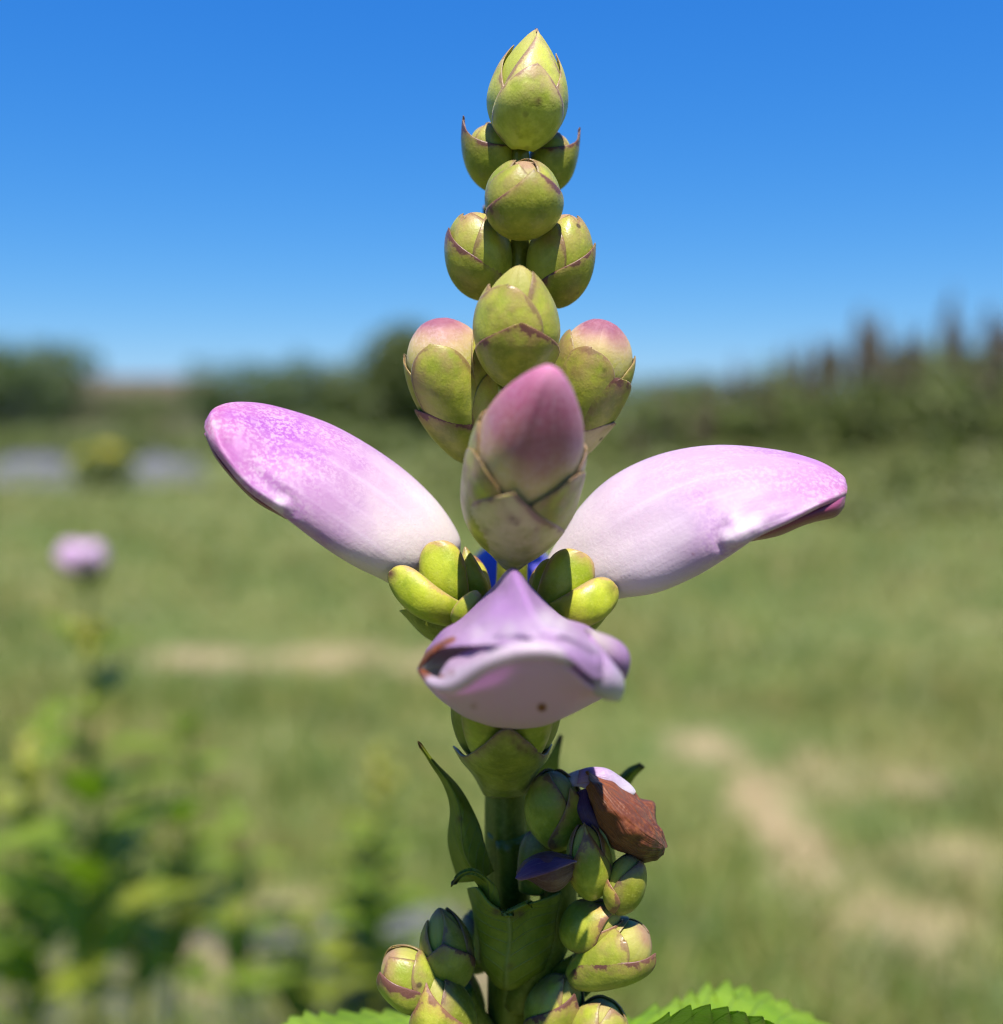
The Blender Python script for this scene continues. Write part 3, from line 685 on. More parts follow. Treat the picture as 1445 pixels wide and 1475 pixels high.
# --- brown-roofed shed far off between the trees
sx = atdist(205, 560, 85)
shed = empty('farm_shed', (sx[0], 85, 0)); tag(shed, 'low far-off shed with a long brown roof between two dark trees', 'shed')
M['roof'] = plain_mat('shed_roof', (0.06, 0.04, 0.03), (0.08, 0.055, 0.04), 1.0, 0.8); M['wall'] = plain_mat('shed_wall', (0.10, 0.09, 0.06), (0.13, 0.11, 0.08), 1.5, 0.9)
def box(name, c, s, mat, parent):
    x, y, z = c; a, b_, h = s[0] / 2, s[1] / 2, s[2]
    V = [(x - a, y - b_, z), (x + a, y - b_, z), (x + a, y + b_, z), (x - a, y + b_, z), (x - a, y - b_, z + h), (x + a, y - b_, z + h), (x + a, y + b_, z + h), (x - a, y + b_, z + h)]
    return mesh(name, V, [[0, 3, 2, 1], [4, 5, 6, 7], [0, 1, 5, 4], [1, 2, 6, 5], [2, 3, 7, 6], [3, 0, 4, 7]], mat, parent, smooth=False)
rh = atdist(205, 543, 85)[2]
box('wall', (0, 0, -0.1), (11, 6, 2.6), 'wall', shed)
e = 6.2
V = [(-e, -3.6, 2.45), (e, -3.6, 2.45), (e, 3.6, 2.45), (-e, 3.6, 2.45), (-e, 0, rh), (e, 0, rh)]
mesh('roof', V, [[0, 1, 5, 4], [2, 3, 4, 5], [0, 4, 3], [1, 2, 5], [0, 3, 2, 1]], 'roof', shed, smooth=False)
box('door', (2, -3.03, 0), (1.6, 0.06, 2.1), 'roof', shed)

# --- tall plumed reeds
def reed(x, y, H, seed, label, brown=True):
    r = np.random.default_rng(seed); t = empty('plumed_reed', (x, y, 0))
    tag(t, label, 'reed', 'tall plumed reeds at the field edge')
    lean = r.normal(size=2) * 0.05 * H
    P0 = np.array([0, 0, -0.05]); P2 = np.array([lean[0], lean[1], H])
    pipe('stalk', [P0, np.array([lean[0] * 0.3, lean[1] * 0.3, H * 0.5]), P2], [0.016, 0.013, 0.006], 'stalkm', t, None, nr=10, nc=6)
    pl = [(P2[0] + r.normal() * 0.03, P2[1], H - 0.1 - 0.12 * i, 0.020 + 0.015 * i, 0.020 + 0.014 * i, 0.15) for i in range(5)]
    leafcloud('plume', pl, 280, 0.045, 'plume', t, seed, up=0.8)
    for i in range(6):
        a = r.random() * 6.28; h0 = H * (0.12 + 0.11 * i); l = 0.5 + 0.3 * r.random()
        p = [np.array([lean[0] * 0.3, lean[1] * 0.3, h0]), np.array([math.cos(a) * l * 0.4, math.sin(a) * l * 0.4, h0 + l * 0.5]), np.array([math.cos(a) * l, math.sin(a) * l, h0 + l * 0.35])]
        C = cat1(p, 9); wv = np.cross(nrm(p[2] - p[0]), [0, 0, 1.0]); wv = nrm(wv) * 0.022
        wd = np.sin(np.linspace(0.25, 3.1, 9))[:, None]
        G = np.stack([C - wv * wd, C - np.array([0, 0, 0.006]), C + wv * wd], 1)
        mesh('leaf', G.reshape(-1, 3), grid_faces(9, 3), 'fol_mid', t, dict(tint=np.full(27, r.random())))
kinds = ['brown plumed reed in the thick part of the stand, level with its neighbours', 'short thin reed on the low thinning side of the stand']
r_ = np.random.default_rng(5)
for i in range(64):
    u = 905 + (1500 - 905) * (i + r_.random()) / 64
    y = 15 + 5 * r_.random()
    base_v = 14 + np.interp(u, [900, 1020, 1120, 1200, 1260, 1330, 1400, 1450, 1500], [575, 560, 530, 485, 470, 465, 450, 455, 460]) + r_.normal() * 26
    if i in (38, 39, 49, 50, 57): base_v -= 45
    p = atdist(u, base_v, y)
    reed(p[0], y, p[2], 100 + i, 'tall brown plumed reed standing clear above the rest of the stand' if i in (38, 39, 49, 50, 57) else kinds[0] if u > 1180 else kinds[1])
# tall growth at their feet
bl = []
for i in range(90):
    u = 700 + 800 * r_.random(); y = 15.5 + 6 * r_.random(); p = atdist(u, np.interp(u, [700, 900, 1200, 1450], [620, 585, 565, 545]) + r_.normal() * 12, y)
    bl.append((p[0], y, p[2] * 0.45, 0.5, 0.5, p[2] * 0.55))
tag(leafcloud('tall_weeds', bl, 34000, 0.10, 'fol_light', None, 77, up=0.5), 'mass of tall green weeds at the foot of the reeds', 'weeds', kind='stuff')
bl = []
for i in range(40):
    u = -100 + 800 * r_.random(); y = 24 + 8 * r_.random(); p = atdist(u, 622 + r_.normal() * 10, y)
    bl.append((p[0], y, p[2] * 0.45, 0.8, 0.8, p[2] * 0.5))
tag(leafcloud('rough_grass', bl, 12000, 0.10, 'fol_light', None, 78, up=0.5), 'rough tall grass along the hedge behind the weed cloth strips', 'grass', kind='stuff')

bl = []
for i in range(120):
    u = 640 + 860 * r_.random(); y = 9.5 + 7 * r_.random(); h = 0.16 + 0.05 * (y - 9.5) + 0.1 * r_.random(); x = (u - CX) / F_PX * y
    bl.append((x, y, h * 0.45, 0.5, 0.5, h * 0.6))
tag(leafcloud('meadow_grass', bl, 24000, 0.07, 'fol_grass', None, 79, up=0.4), 'knee-high unmown grass in front of the tall weeds', 'grass', kind='stuff')

# ------------------------------------------------------------------ leafy neighbours out of focus
M['bleaf'] = leaf_mat('neighbour_leaf', (0.12, 0.185, 0.014), (0.20, 0.265, 0.028), (0.16, 0.27, 0.05), trans=0.5, scale=60, gloss=0.48)
M['yleaf'] = leaf_mat('neighbour_leaf_yellowing', (0.13, 0.17, 0.012), (0.21, 0.23, 0.022), (0.34, 0.36, 0.08), trans=0.4, scale=60, gloss=0.4)
M['bpetal'] = petal_mat('neighbour_petal', [(0.0, (0.42, 0.20, 0.44)), (0.5, (0.56, 0.36, 0.58)), (1.0, (0.60, 0.44, 0.62))], trans=0.2)
def lanceolate(length, width, fold, droop, seed, nr=36, nc=7, serr=14):
    t = np.linspace(0, 1, nr); s = np.linspace(-1, 1, nc)
    w = width * np.sin(np.pi * t ** 0.8) ** 0.9 + 0.0008
    saw = ((t * serr) % 1.0 - 0.4) * 0.18
    x = t * length; z = -droop * length * t ** 2
    X = np.tile(x[:, None], (1, nc)); Yg = w[:, None] * s * (1 + saw[:, None] * (np.abs(s) > 0.9)); Zg = z[:, None] + fold * np.abs(s) * w[:, None] + 0.0015 * np.sin(t * 40 + seed)[:, None] * np.abs(s)
    return np.stack([X, Yg, Zg], -1), t, s
def neighbour(px, py_top, y, label, seed, pairs=7, flower=None, yellow=False, lean=(0, 0), leaf_len=0.10, spread=1.0, top_bare=0.10, group=None, span=0.24):
    top = atdist(px, py_top, y); H = top[2]
    r = np.random.default_rng(seed); bx = top[0] - lean[0]; by = y - lean[1]
    t = empty('flowering_plant', (bx, by, 0)); tag(t, label, 'plant', group)
    def ax(h): k = h / H; return np.array([lean[0] * k * k, lean[1] * k * k, h])
    pipe('stem', [ax(-0.02 + 0 * H), ax(H * 0.33), ax(H * 0.66), ax(H)], [.0036, .0032, .0026, .0018], 'stem', t, None, nr=24, nc=8)
    for i in range(pairs):
        h = H - top_bare - (span - top_bare) * (i / max(1, pairs - 1)) ** 0.9
        a0 = (i % 2) * math.pi / 2 + r.normal() * 0.25 + seed
        for k in range(2):
            a = a0 + k * math.pi; L = leaf_len * (0.62 + 0.5 * min(1, i / 3)) * (0.85 + 0.3 * r.random())
            G, tt_, ss_ = lanceolate(L, L * 0.24, 0.35, 0.2 + 0.5 * r.random(), seed + i)
            el_ = 0.45 + 0.55 * r.random()
            ca, sa, ce, se = math.cos(a), math.sin(a), math.cos(el_), math.sin(el_)
            Rz = np.array([[ca, -sa, 0], [sa, ca, 0], [0, 0, 1]]); Ry = np.array([[ce, 0, -se], [0, 1, 0], [se, 0, ce]])
            G = G @ (Rz @ Ry).T + ax(h)
            nr_, nc_ = G.shape[:2]
            ye = yellow or r.random() < 0.12
            mesh('leaf', G.reshape(-1, 3), grid_faces(nr_, nc_), 'yleaf' if ye else 'bleaf', t,
                 dict(sv=np.repeat(tt_, nc_), cv=np.tile((ss_ + 1) / 2, nr_), edge=np.full(nr_ * nc_, 9.0), brown=np.zeros(nr_ * nc_)))
    def ell(name, c, rx, ry, rz, mat, bumpy=0.0, axis=None):
        nr_, nc_ = 14, 18; th = np.linspace(0.02, math.pi - 0.02, nr_)[:, None]; ph = np.linspace(0, 2 * math.pi, nc_, endpoint=False)[None]
        G = np.stack([np.sin(th) * np.cos(ph) * rx, np.sin(th) * np.sin(ph) * ry, np.cos(th) * rz + 0 * ph], -1)
        G *= (1 + bumpy * np.sin(ph * 3 + seed) * np.sin(th * 2))[..., None]
        if axis is not None:
            q = Vector((0, 0, 1)).rotation_difference(Vector(axis)); Rm_ = np.array(q.to_matrix()); G = G @ Rm_.T
        G = G + c; k = nr_ * nc_
        mesh(name, G.reshape(-1, 3), grid_faces(nr_, nc_, 0, True, True), mat, t, dict(sv=np.repeat(np.linspace(1, 0, nr_), nc_), cv=np.tile(np.linspace(0, 1, nc_), nr_), edge=np.full(k, 9.0), brown=np.zeros(k)))
    if flower == 'bloom':
        for (dx, dy, dz, az_) in [(0.006, -0.012, 0.0, -0.9), (-0.007, 0.000, -0.003, 2.6)]:
            d_ = nrm(np.array([math.cos(az_), math.sin(az_) - 0.4, 0.45]))
            ell('corolla', ax(H) + np.array([dx, dy, dz]), 0.012, 0.011, 0.017, 'bpetal', 0.1, d_)
        for i in range(6):
            a = i * 1.05; ell('sepal', ax(H - 0.012 - 0.003 * (i % 3)) + np.array([math.cos(a) * 0.006, math.sin(a) * 0.006, 0]), 0.004, 0.004, 0.007, 'bract')
        for i in range(4):
            a = i * 1.57 + 0.4; ell('seed_capsule', ax(H - 0.055 - 0.014 * (i % 2)) + np.array([math.cos(a) * 0.008, math.sin(a) * 0.008, 0]), 0.006, 0.006, 0.009, 'dark')
    if flower == 'buds':
        for i in range(7):
            a = i * 2.4; ell('flower_bud', ax(H - 0.008 * i) + np.array([math.cos(a) * 0.005, math.sin(a) * 0.005, 0.004]), 0.005 + 0.0004 * i, 0.005, 0.008, 'sepal')
    if flower == 'fade':
        for i in range(6):
            a = i * 2.4; ell('seed_capsule', ax(H - 0.012 * i) + np.array([math.cos(a) * 0.007, math.sin(a) * 0.007, 0.004]), 0.008, 0.008, 0.011, 'dark')
        ell('seed_capsule', ax(H - 0.02) + np.array([0.022, -0.01, -0.010]), 0.011, 0.010, 0.011, 'dark', 0.1)
    return t
neighbour(128, 800, 0.78, 'neighbouring plant topped by one lilac bloom, leafy below', 41, pairs=8, flower='bloom', leaf_len=0.072, top_bare=0.075, lean=(0.01, 0), span=0.32)
neighbour(40, 1075, 0.85, 'leafy bud-topped plant beside the lilac-topped plant, over the weed cloth', 42, pairs=6, flower='buds', leaf_len=0.075, top_bare=0.03, span=0.21)
neighbour(270, 1045, 0.90, 'bright green leafy stem next to the lilac-topped plant, without flowers', 43, pairs=7, leaf_len=0.07, top_bare=0.01, lean=(0.03, 0), span=0.22)
neighbour(545, 1085, 1.35, 'plant topped by a faded straw-coloured seed head', 45, pairs=8, flower='fade', yellow=False, leaf_len=0.075, top_bare=0.10, span=0.32)
neighbour(440, 1345, 1.25, 'low yellowing leafy plant standing in the weed cloth', 46, pairs=6, yellow=True, leaf_len=0.08, top_bare=0.01, span=0.15)
neighbour(525, 1170, 1.45, 'yellow green plant beside the faded seed head', 47, pairs=9, yellow=True, leaf_len=0.075, top_bare=0.02, span=0.26)
neighbour(10, 1210, 1.05, 'broad leafy plant low behind the bud-topped plant', 48, pairs=5, leaf_len=0.085, top_bare=0.01, span=0.2)
neighbour(340, 1180, 1.20, 'dull green plant between the leafy stem and the yellowing plants', 49, pairs=6, leaf_len=0.075, top_bare=0.01, span=0.22)
neighbour(190, 1130, 0.95, 'thin leafy plant crowding the lilac-topped stem', 50, pairs=6, leaf_len=0.07, top_bare=0.01, span=0.2)
# yellow daisies further off
yp = onground(150, 705)
yt = empty('yellow_flowers', (yp[0], yp[1], 0)); tag(yt, 'clump of yellow flowers between the two weed cloth strips', 'flowers')
Hy = atdist(150, 640, yp[1])[2]
leafcloud('blossom', [(0.05, 0, Hy * 0.82, 0.20, 0.20, Hy * 0.2), (-0.25, 0, Hy * 0.75, 0.1, 0.1, Hy * 0.12)], 150, 0.045, 'fol_yellow', yt, 90, up=0.9)
leafcloud('foliage', [(0, 0, Hy * 0.45, 0.35, 0.35, Hy * 0.42)], 700, 0.06, 'fol_light', yt, 91)
pipe('stem', [np.array([0, 0, -0.02]), np.array([0.02, 0, Hy * 0.5]), np.array([0, 0, Hy * 0.85])], [.012, .01, .006], 'stalkm', yt, None, nr=8, nc=6)

# ================================================================== the plant in focus
base_pt = W(734, 1475, 0); ORG = np.array([base_pt[0] - 0.004, STEM_Y + 0.004, 0.0])
plant = empty('turtlehead_plant', ORG)
tag(plant, 'tall turtlehead plant with green buds, lilac flowers and a brown withered bloom, in sharp focus', 'plant')
PL = dict(parent=plant, origin=ORG)
stem_pts = [ORG, ORG + np.array([0.002, 0.001, 0.25]), ORG + np.array([0.003, 0, 0.55])] + [W(*p) for p in
            [(733, 1475, 0), (729, 1300, 0), (728, 1150, 0), (734, 1000, 0), (738, 820, 0), (745, 600, 0), (747, 350, 0), (749, 215, 0)]]
pipe('stem', stem_pts, [.0036, .0033, .0029, .0026, .0025, .0024, .0021, .0018, .0016, .0014, .0010], 'stem', plant, ORG, nr=150, nc=20, wob=0.02)

def B_(n, phi, w, q1, off, shape='round', **k): return dict(n=n, phi=phi, w=w, q1=q1, off=off, shape=shape, **k)

# --- crown of young bracts at the tip
bud('flower_bud', (752, 216, 2), (772, 38, 3), 56, 'top', [
    B_('bract', 175, 80, 0.97, 0.0, 'acute', mat='top'),
    B_('bract', 18, 66, 0.955, 0.04, 'acute', mat='top'),
    B_('bract', -92, 80, 0.80, 0.15, 'acute', mat='top', th=0.18),
    B_('bract', 92, 78, 0.77, 0.17, 'acute', mat='top', th=0.18),
    B_('bract', 8, 86, 0.60, 0.48, 'acute', mat='top', th=0.30, spots=[(775, 146, 5, 1.0)]),
], core_mat='budgreen', label='pointed cluster of young bracts at the top of the stem', **PL)

# --- second whorl, left and right
bud('flower_bud', (718, 272, -3), (697, 178, -1), 35, 'round', [
    B_('sepal', 20, 75, 0.93, 0.1, mat='sepal'), B_('sepal', 120, 80, 0.95, 0.12, mat='sepal'),
    B_('bract', -80, 150, 0.80, 0.40, 'cap', mat='bract', flare=0.3, up=1.7, q0=0.0),
], core_mat='budgreen', **PL)
bud('flower_bud', (781, 272, -4), (808, 192, -3), 31, 'round', [
    B_('sepal', -25, 75, 0.93, 0.1), B_('sepal', -120, 80, 0.95, 0.12),
    B_('bract', 82, 148, 0.80, 0.40, 'cap', mat='bract', flare=0.3, up=1.6, q0=0.0),
], core_mat='budgreen', **PL)
# --- front bud under the tip
bud('flower_bud', (752, 338, 5), (755, 230, 9), 51, 'round', [
    B_('sepal', 150, 80, 0.94, 0.05), B_('sepal', -85, 70, 0.93, 0.12), B_('sepal', 85, 70, 0.93, 0.12),
    B_('sepal', -25, 55, 0.90, 0.22), 
    B_('bract', 12, 104, 0.80, 0.50, 'acute', mat='bract', th=0.30, skew=14),
], core_mat='budgreen', depth=0.95, **PL)
# back bud opposite, mostly hidden
bud('flower_bud', (742, 345, -7), (738, 240, -10), 40, 'round', [
    B_('sepal', -60, 90, 0.93, 0.1), B_('sepal', 70, 90, 0.93, 0.15), B_('bract', 180, 110, 0.8, 0.5, 'acute', mat='bract')],
    core_mat='budgreen', **PL)
# --- third whorl
bud('flower_bud', (700, 427, 0), (680, 303, 3), 46, 'round', [
    B_('sepal', -80, 80, 0.92, 0.08), B_('sepal', -10, 60, 0.95, 0.05), B_('sepal', 50, 62, 0.84, 0.18),
    B_('bract', -60, 124, 0.72, 0.32, 'acute', mat='bract', up=0.3, q0=0.0, skew=-20),
], core_mat='budgreen', **PL)
bud('flower_bud', (796, 438, 0), (820, 306, 3), 46, 'round', [
    B_('sepal', 80, 80, 0.92, 0.08), B_('sepal', 5, 60, 0.95, 0.05), B_('sepal', -48, 62, 0.82, 0.18),
    B_('bract', 58, 120, 0.64, 0.32, 'acute', mat='bract', up=0.3, q0=0.0, skew=20),
], core_mat='budgreen', **PL)
# --- second front bud
bud('flower_bud', (741, 547, 7), (749, 378, 12), 58, 'egg', [
    B_('sepal', 160, 80, 0.90, 0.05), B_('sepal', 72, 72, 0.90, 0.10), B_('sepal', -85, 60, 0.76, 0.2),
    B_('sepal', -25, 62, 0.80, 0.38, 'wide'),
    B_('bract', 4, 104, 0.56, 0.75, 'acute', mat='bract', th=0.36, spots=[(756, 438, 6, 0.9), (779, 475, 4, 0.9)]),
], core_mat='budgreen', depth=0.95, **PL)
bud('flower_bud', (738, 555, -8), (736, 400, -14), 52, 'egg', [
    B_('sepal', -60, 90, 0.9, 0.1), B_('sepal', 70, 90, 0.9, 0.15), B_('bract', 180, 110, 0.6, 0.5, 'acute', mat='bract')],
    core_mat='budgreen', **PL)
# --- fourth whorl: swelling buds with pink tips
bud('flower_bud', (684, 658, 0), (622, 457, 5), 60, 'club', [
    B_('sepal', -95, 62, 0.72, 0.1), B_('sepal', 160, 70, 0.70, 0.1),
    B_('sepal', 80, 54, 0.76, 0.28, mat='sepal'), B_('sepal', -12, 50, 0.775, 0.28, 'wide', mat='sepal', plump=0.04),
    B_('sepal', 58, 48, 0.52, 0.45, mat='sepal', plump=0.05),
    B_('bract', -20, 110, 0.43, 0.55, 'acute', mat='bract', q0=0.0, skew=-48),
], core_mat='budtip', **PL)
bud('flower_bud', (822, 652, -1), (872, 458, 4), 56, 'club', [
    B_('sepal', 95, 62, 0.7, 0.1), B_('sepal', -160, 70, 0.70, 0.1), B_('sepal', -72, 62, 0.78, 0.25),
    B_('sepal', -8, 50, 0.74, 0.35, 'wide', plump=0.04), B_('sepal', 42, 50, 0.60, 0.42, 'wide', mat='bract', plump=0.05),
    B_('bract', 40, 105, 0.33, 0.55, 'acute', mat='greybract', q0=0.0, flare=0.3, skew=20),
], core_mat='budtip', **PL)
# --- large front bud, lilac and cream
pb = bud('flower_bud', (737, 808, 6), (795, 527, 30), 80, 'calyxbud', [
    B_('sepal', -98, 60, 0.66, 0.12, 'wide', th=0.16), B_('sepal', 98, 58, 0.62, 0.12, 'wide', mat='greybract', th=0.16),
    B_('sepal', 165, 70, 0.50, 0.3, 'wide'),
    B_('sepal', -50, 52, 0.63, 0.36, 'wide', mat='sepal', plump=0.06),
    B_('sepal', 46, 52, 0.62, 0.34, 'wide', mat='sepal', plump=0.05, skew=6),
    B_('bract', -4, 135, 0.61, 0.62, 'tri', mat='greybract', q0=0.0, th=0.4, spots=[(737, 748, 5, .8), (745, 752, 4, .8), (698, 766, 4, .8), (772, 765, 3, .8)]),
], core_mat='budpink', core=0.97, bend=-10, label='large closed bud, cream below and dusky pink at its tip', **PL)
for dx in (-7, 7):
    scale('lip_lobe', (791 + dx * 0.7, 545, 28.5), (791 + dx, 563, 29.5), 8, (0, 0.2, 1), 'budpink', pb, ORG, bulge=0.35, arc=0.8, shape='wide', th=0.2)
bud('flower_bud', (740, 800, -8), (735, 600, -22), 60, 'egg', [
    B_('sepal', -60, 80, 0.5, 0.1), B_('sepal', 70, 80, 0.5, 0.15), B_('bract', 180, 110, 0.4, 0.5, 'acute', mat='bract')],
    core_mat='budtip', **PL)

# ------------------------------------------------------------------ open flower on one side (pointing up and out)
fl = tube('flower',
    [(664, 796, 0), (660, 768, 0), (622, 716, 1), (560, 660, 2), (482, 612, 3), (400, 586, 4), (345, 580, 6), (312, 588, 9), (297, 606, 11)],
    [(560, 838, 5), (548, 831, 7), (505, 810, 10), (460, 783, 12), (405, 744, 14), (355, 708, 14.5), (322, 668, 14), (303, 640, 13), (295, 618, 12)],
    [3.8, 4.6, 5.0, 5.2, 5.0, 4.4, 3.6, 2.4, 0.6], 'petal', plant, ORG, nr=100, nc=72, sq=0.9, crumple=0.22, cscale=330,
    bumps=[(345, 625, 40, 0.5), (480, 660, 60, 0.35), (560, 740, 60, -0.3)],
    grooves=[([(425, 742), (422, 724), (410, 712)], 5, -0.35), ([(306, 602), (322, 650), (360, 700), (404, 730)], 7, 0.45), ([(335, 640), (365, 680), (400, 712)], 12, -0.4)],
    pale=[(402, 728, 13, .8), (310, 612, 9, .35), (345, 690, 10, .3)],
    spots=[(394, 615, 3.5, .6)], label='open lilac flower mottled white with purple, its tip plain pink')
tube('lower_lip', [(415, 738, 9), (370, 712, 9), (322, 664, 10), (297, 622, 10)], [(412, 748, 9), (362, 718, 9), (314, 665, 10), (294, 625, 10)],
     [2.5, 4.0, 3.5, 0.8], 'maroon', fl, ORG, nr=24, nc=20)
# calyx
scale('sepal', (650, 893, 9), (628, 779, 10), 36, (-0.25, -0.3, 1), 'calyx', fl, ORG, bulge=1.5, arc=0.55, shape='wide')
scale('sepal', (660, 893, 11), (560, 824, 11), 30, (-0.3, 0.3, 1), 'calyx', fl, ORG, bulge=2.0, arc=0.6, shape='wide', spots=[(562, 826, 8, 1.0)])
scale('sepal', (686, 872, 7), (670, 787, 7), 24, (0.2, -0.2, 1), 'calyx', fl, ORG, bulge=1.4, arc=0.7, shape='acute', spots=[(671, 790, 7, 0.6)])
scale('sepal', (696, 890, 6), (682, 800, 3), 20, (0.5, -0.1, 1), 'capsule', fl, ORG, bulge=1.2, arc=0.7, shape='wide')
scale('sepal', (655, 900, 12), (690, 853, 14), 16, (0.1, -0.4, 1), 'calyx', fl, ORG, bulge=1.2, arc=0.6, shape='round')
scale('sepal', (640, 880, 0), (610, 790, -6), 38, (-0.4, -0.5, -1), 'calyx', fl, ORG, bulge=1.5, arc=0.6, shape='wide')
scale('bract', (672, 935, 6), (568, 838, 6), 42, (-0.75, 0.8, 0.75), 'dark', fl, ORG, bulge=2.0, arc=0.8, shape='acute')
tube('receptacle', [(655, 860, 4), (690, 880, 2), (728, 905, 0)], [(575, 880, 4), (625, 925, 2), (712, 940, 0)], [5.5, 4.2, 1.8], 'dark', fl, ORG, nr=24, nc=24)

# ------------------------------------------------------------------ open flower on the other side
fr = tube('flower',
    [(786, 812, 0), (800, 785, 0), (836, 731, 1), (885, 686, 2), (950, 655, 3), (1030, 643, 4), (1115, 648, 5), (1175, 663, 7), (1212, 684, 9), (1220, 698, 10)],
    [(872, 868, 5), (895, 861, 7), (948, 853, 10), (1000, 832, 12), (1045, 804, 14), (1090, 773, 14.5), (1140, 752, 14.5), (1180, 733, 14), (1206, 723, 13), (1219, 712, 12)],
    [3.8, 4.6, 5.2, 5.4, 5.2, 4.6, 3.8, 2.8, 1.6, 0.6], 'petal_pale', plant, ORG, nr=110, nc=72, sq=0.9, crumple=0.22, cscale=330,
    bumps=[(1066, 768, 22, 0.55), (1100, 680, 60, 0.4), (950, 760, 60, 0.3)],
    grooves=[([(1036, 788), (1034, 770), (1044, 754)], 5, -0.45), ([(1060, 782), (1100, 768), (1160, 738), (1214, 708)], 6, 0.5), ([(1045, 778), (1062, 768), (1085, 760)], 10, 0.5),
             ([(1080, 738), (1130, 718), (1190, 700)], 16, -0.35), ([(830, 800), (900, 770), (980, 745)], 14, -0.15)],
    pale=[(1052, 772, 14, 1.0), (1070, 764, 14, .9), (1090, 755, 12, .6), (950, 800, 60, .25), (1170, 735, 10, .4)],
    spots=[(1000, 799, 5, .6), (1106, 711, 4, .6), (1151, 667, 3.5, .6), (1178, 697, 3.5, .5)],
    label='open pale lilac flower with a white lobe and a dark maroon mouth edge')
tube('lower_lip', [(1080, 770, 9), (1120, 748, 10), (1170, 728, 11), (1208, 712, 11.5), (1219, 706, 11.5)],
     [(1082, 780, 9), (1130, 768, 10), (1175, 751, 11), (1204, 743, 11.5), (1216, 731, 11.5)],
     [2.5, 3.6, 3.6, 2.4, 0.8], 'maroon', fr, ORG, nr=30, nc=20, crumple=0.12)
scale('sepal', (795, 890, 9), (836, 794, 10), 38, (0.2, -0.3, 1), 'calyx', fr, ORG, bulge=1.5, arc=0.55, shape='wide')
scale('sepal', (800, 893, 11), (890, 846, 11), 31, (0.25, 0.1, 1), 'calyx', fr, ORG, bulge=2.0, arc=0.6, shape='wide', spots=[(884, 846, 8, 0.5)])
scale('sepal', (782, 880, 8), (796, 805, 8), 26, (-0.4, -0.2, 1), 'calyx', fr, ORG, bulge=1.3, arc=0.7, shape='wide')
scale('sepal', (770, 885, 6), (786, 808, 3), 20, (-0.5, -0.1, 1), 'capsule', fr, ORG, bulge=1.2, arc=0.7, shape='wide')
scale('sepal', (800, 880, 0), (845, 800, -6), 38, (0.4, -0.5, -1), 'calyx', fr, ORG, bulge=1.5, arc=0.6, shape='wide')
scale('bract', (790, 925, 6), (893, 850, 5), 40, (0.75, 0.8, 0.6), 'dark', fr, ORG, bulge=2.0, arc=0.8, shape='acute')
tube('receptacle', [(800, 850, 4), (770, 875, 2), (742, 900, 0)], [(880, 880, 4), (830, 915, 2), (752, 935, 0)], [5.5, 4.2, 1.8], 'dark', fr, ORG, nr=24, nc=24)

# ------------------------------------------------------------------ flower behind the stem, its sky-lit shade painted in as blue violet
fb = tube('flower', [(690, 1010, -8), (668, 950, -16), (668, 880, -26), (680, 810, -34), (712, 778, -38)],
     [(760, 1010, -8), (800, 950, -16), (805, 880, -26), (796, 815, -34), (765, 779, -38)], [4, 6, 7.5, 6.5, 2.0], 'shadeback', plant, ORG, nr=40, nc=36,
     label='flower behind the stem, blue violet shade painted into its petals')
scale('sepal', (715, 1050, -6), (690, 960, -16), 34, (-0.5, 0, 1), 'dark', fb, ORG, bulge=1.2)
scale('sepal', (745, 1050, -6), (790, 960, -16), 34, (0.5, 0, 1), 'dark', fb, ORG, bulge=1.2)

# ------------------------------------------------------------------ flower facing the camera
LW = Wp([
 [(602, 960, 24), (622, 984, 28.5), (655, 985, 31.5), (700, 955, 34.5), (748, 936, 36), (795, 937, 36), (828, 962, 34.5), (858, 990, 31), (893, 984, 25)],
 [(601, 964, 24), (624, 991, 28.8), (660, 992, 32), (703, 964, 35.2), (749, 945, 36.8), (794, 946, 36.8), (826, 972, 35), (858, 994, 31), (895, 985, 25)],
 [(604, 972, 23), (632, 999, 27), (668, 1003, 29.5), (706, 992, 32), (749, 982, 33.5), (794, 986, 33), (828, 994, 31.5), (858, 999, 28.5), (890, 990, 23)],
 [(620, 994, 19), (648, 1014, 22.5), (678, 1024, 24.8), (712, 1027, 26), (750, 1028, 26.5), (792, 1026, 26), (826, 1018, 24.5), (850, 1010, 22.5), (872, 1003, 19)],
 [(646, 1016, 14), (668, 1032, 16.5), (690, 1041, 18), (716, 1047, 19), (748, 1049, 19.3), (785, 1045, 19), (812, 1034, 18), (832, 1024, 16.5), (850, 1013, 14)],
 [(676, 1022, 8), (688, 1034, 10), (702, 1042, 11), (720, 1046, 11.5), (740, 1048, 11.5), (762, 1045, 11.5), (778, 1036, 11), (790, 1030, 10), (798, 1020, 8)],
])
P = patch(LW, 56, 80)
nr, nc = P.shape[:2]
tt = np.tile(np.linspace(0, 1, nr)[:, None], (1, nc))
ff = shell('flower', P, 0.0006, 'lip', plant, sv=tt, away=W(745, 960, 5), spots=[(781, 1019, 9, .85), (683, 1017, 12, .5), (711, 1016, 9, .35), (645, 974, 14, .75), (622, 974, 14, 1.0), (608, 968, 10, 1.0), (662, 970, 9, .6)], origin=ORG)
ff['label'] = 'open flower facing forward, grey lilac lower lip with browned corner'
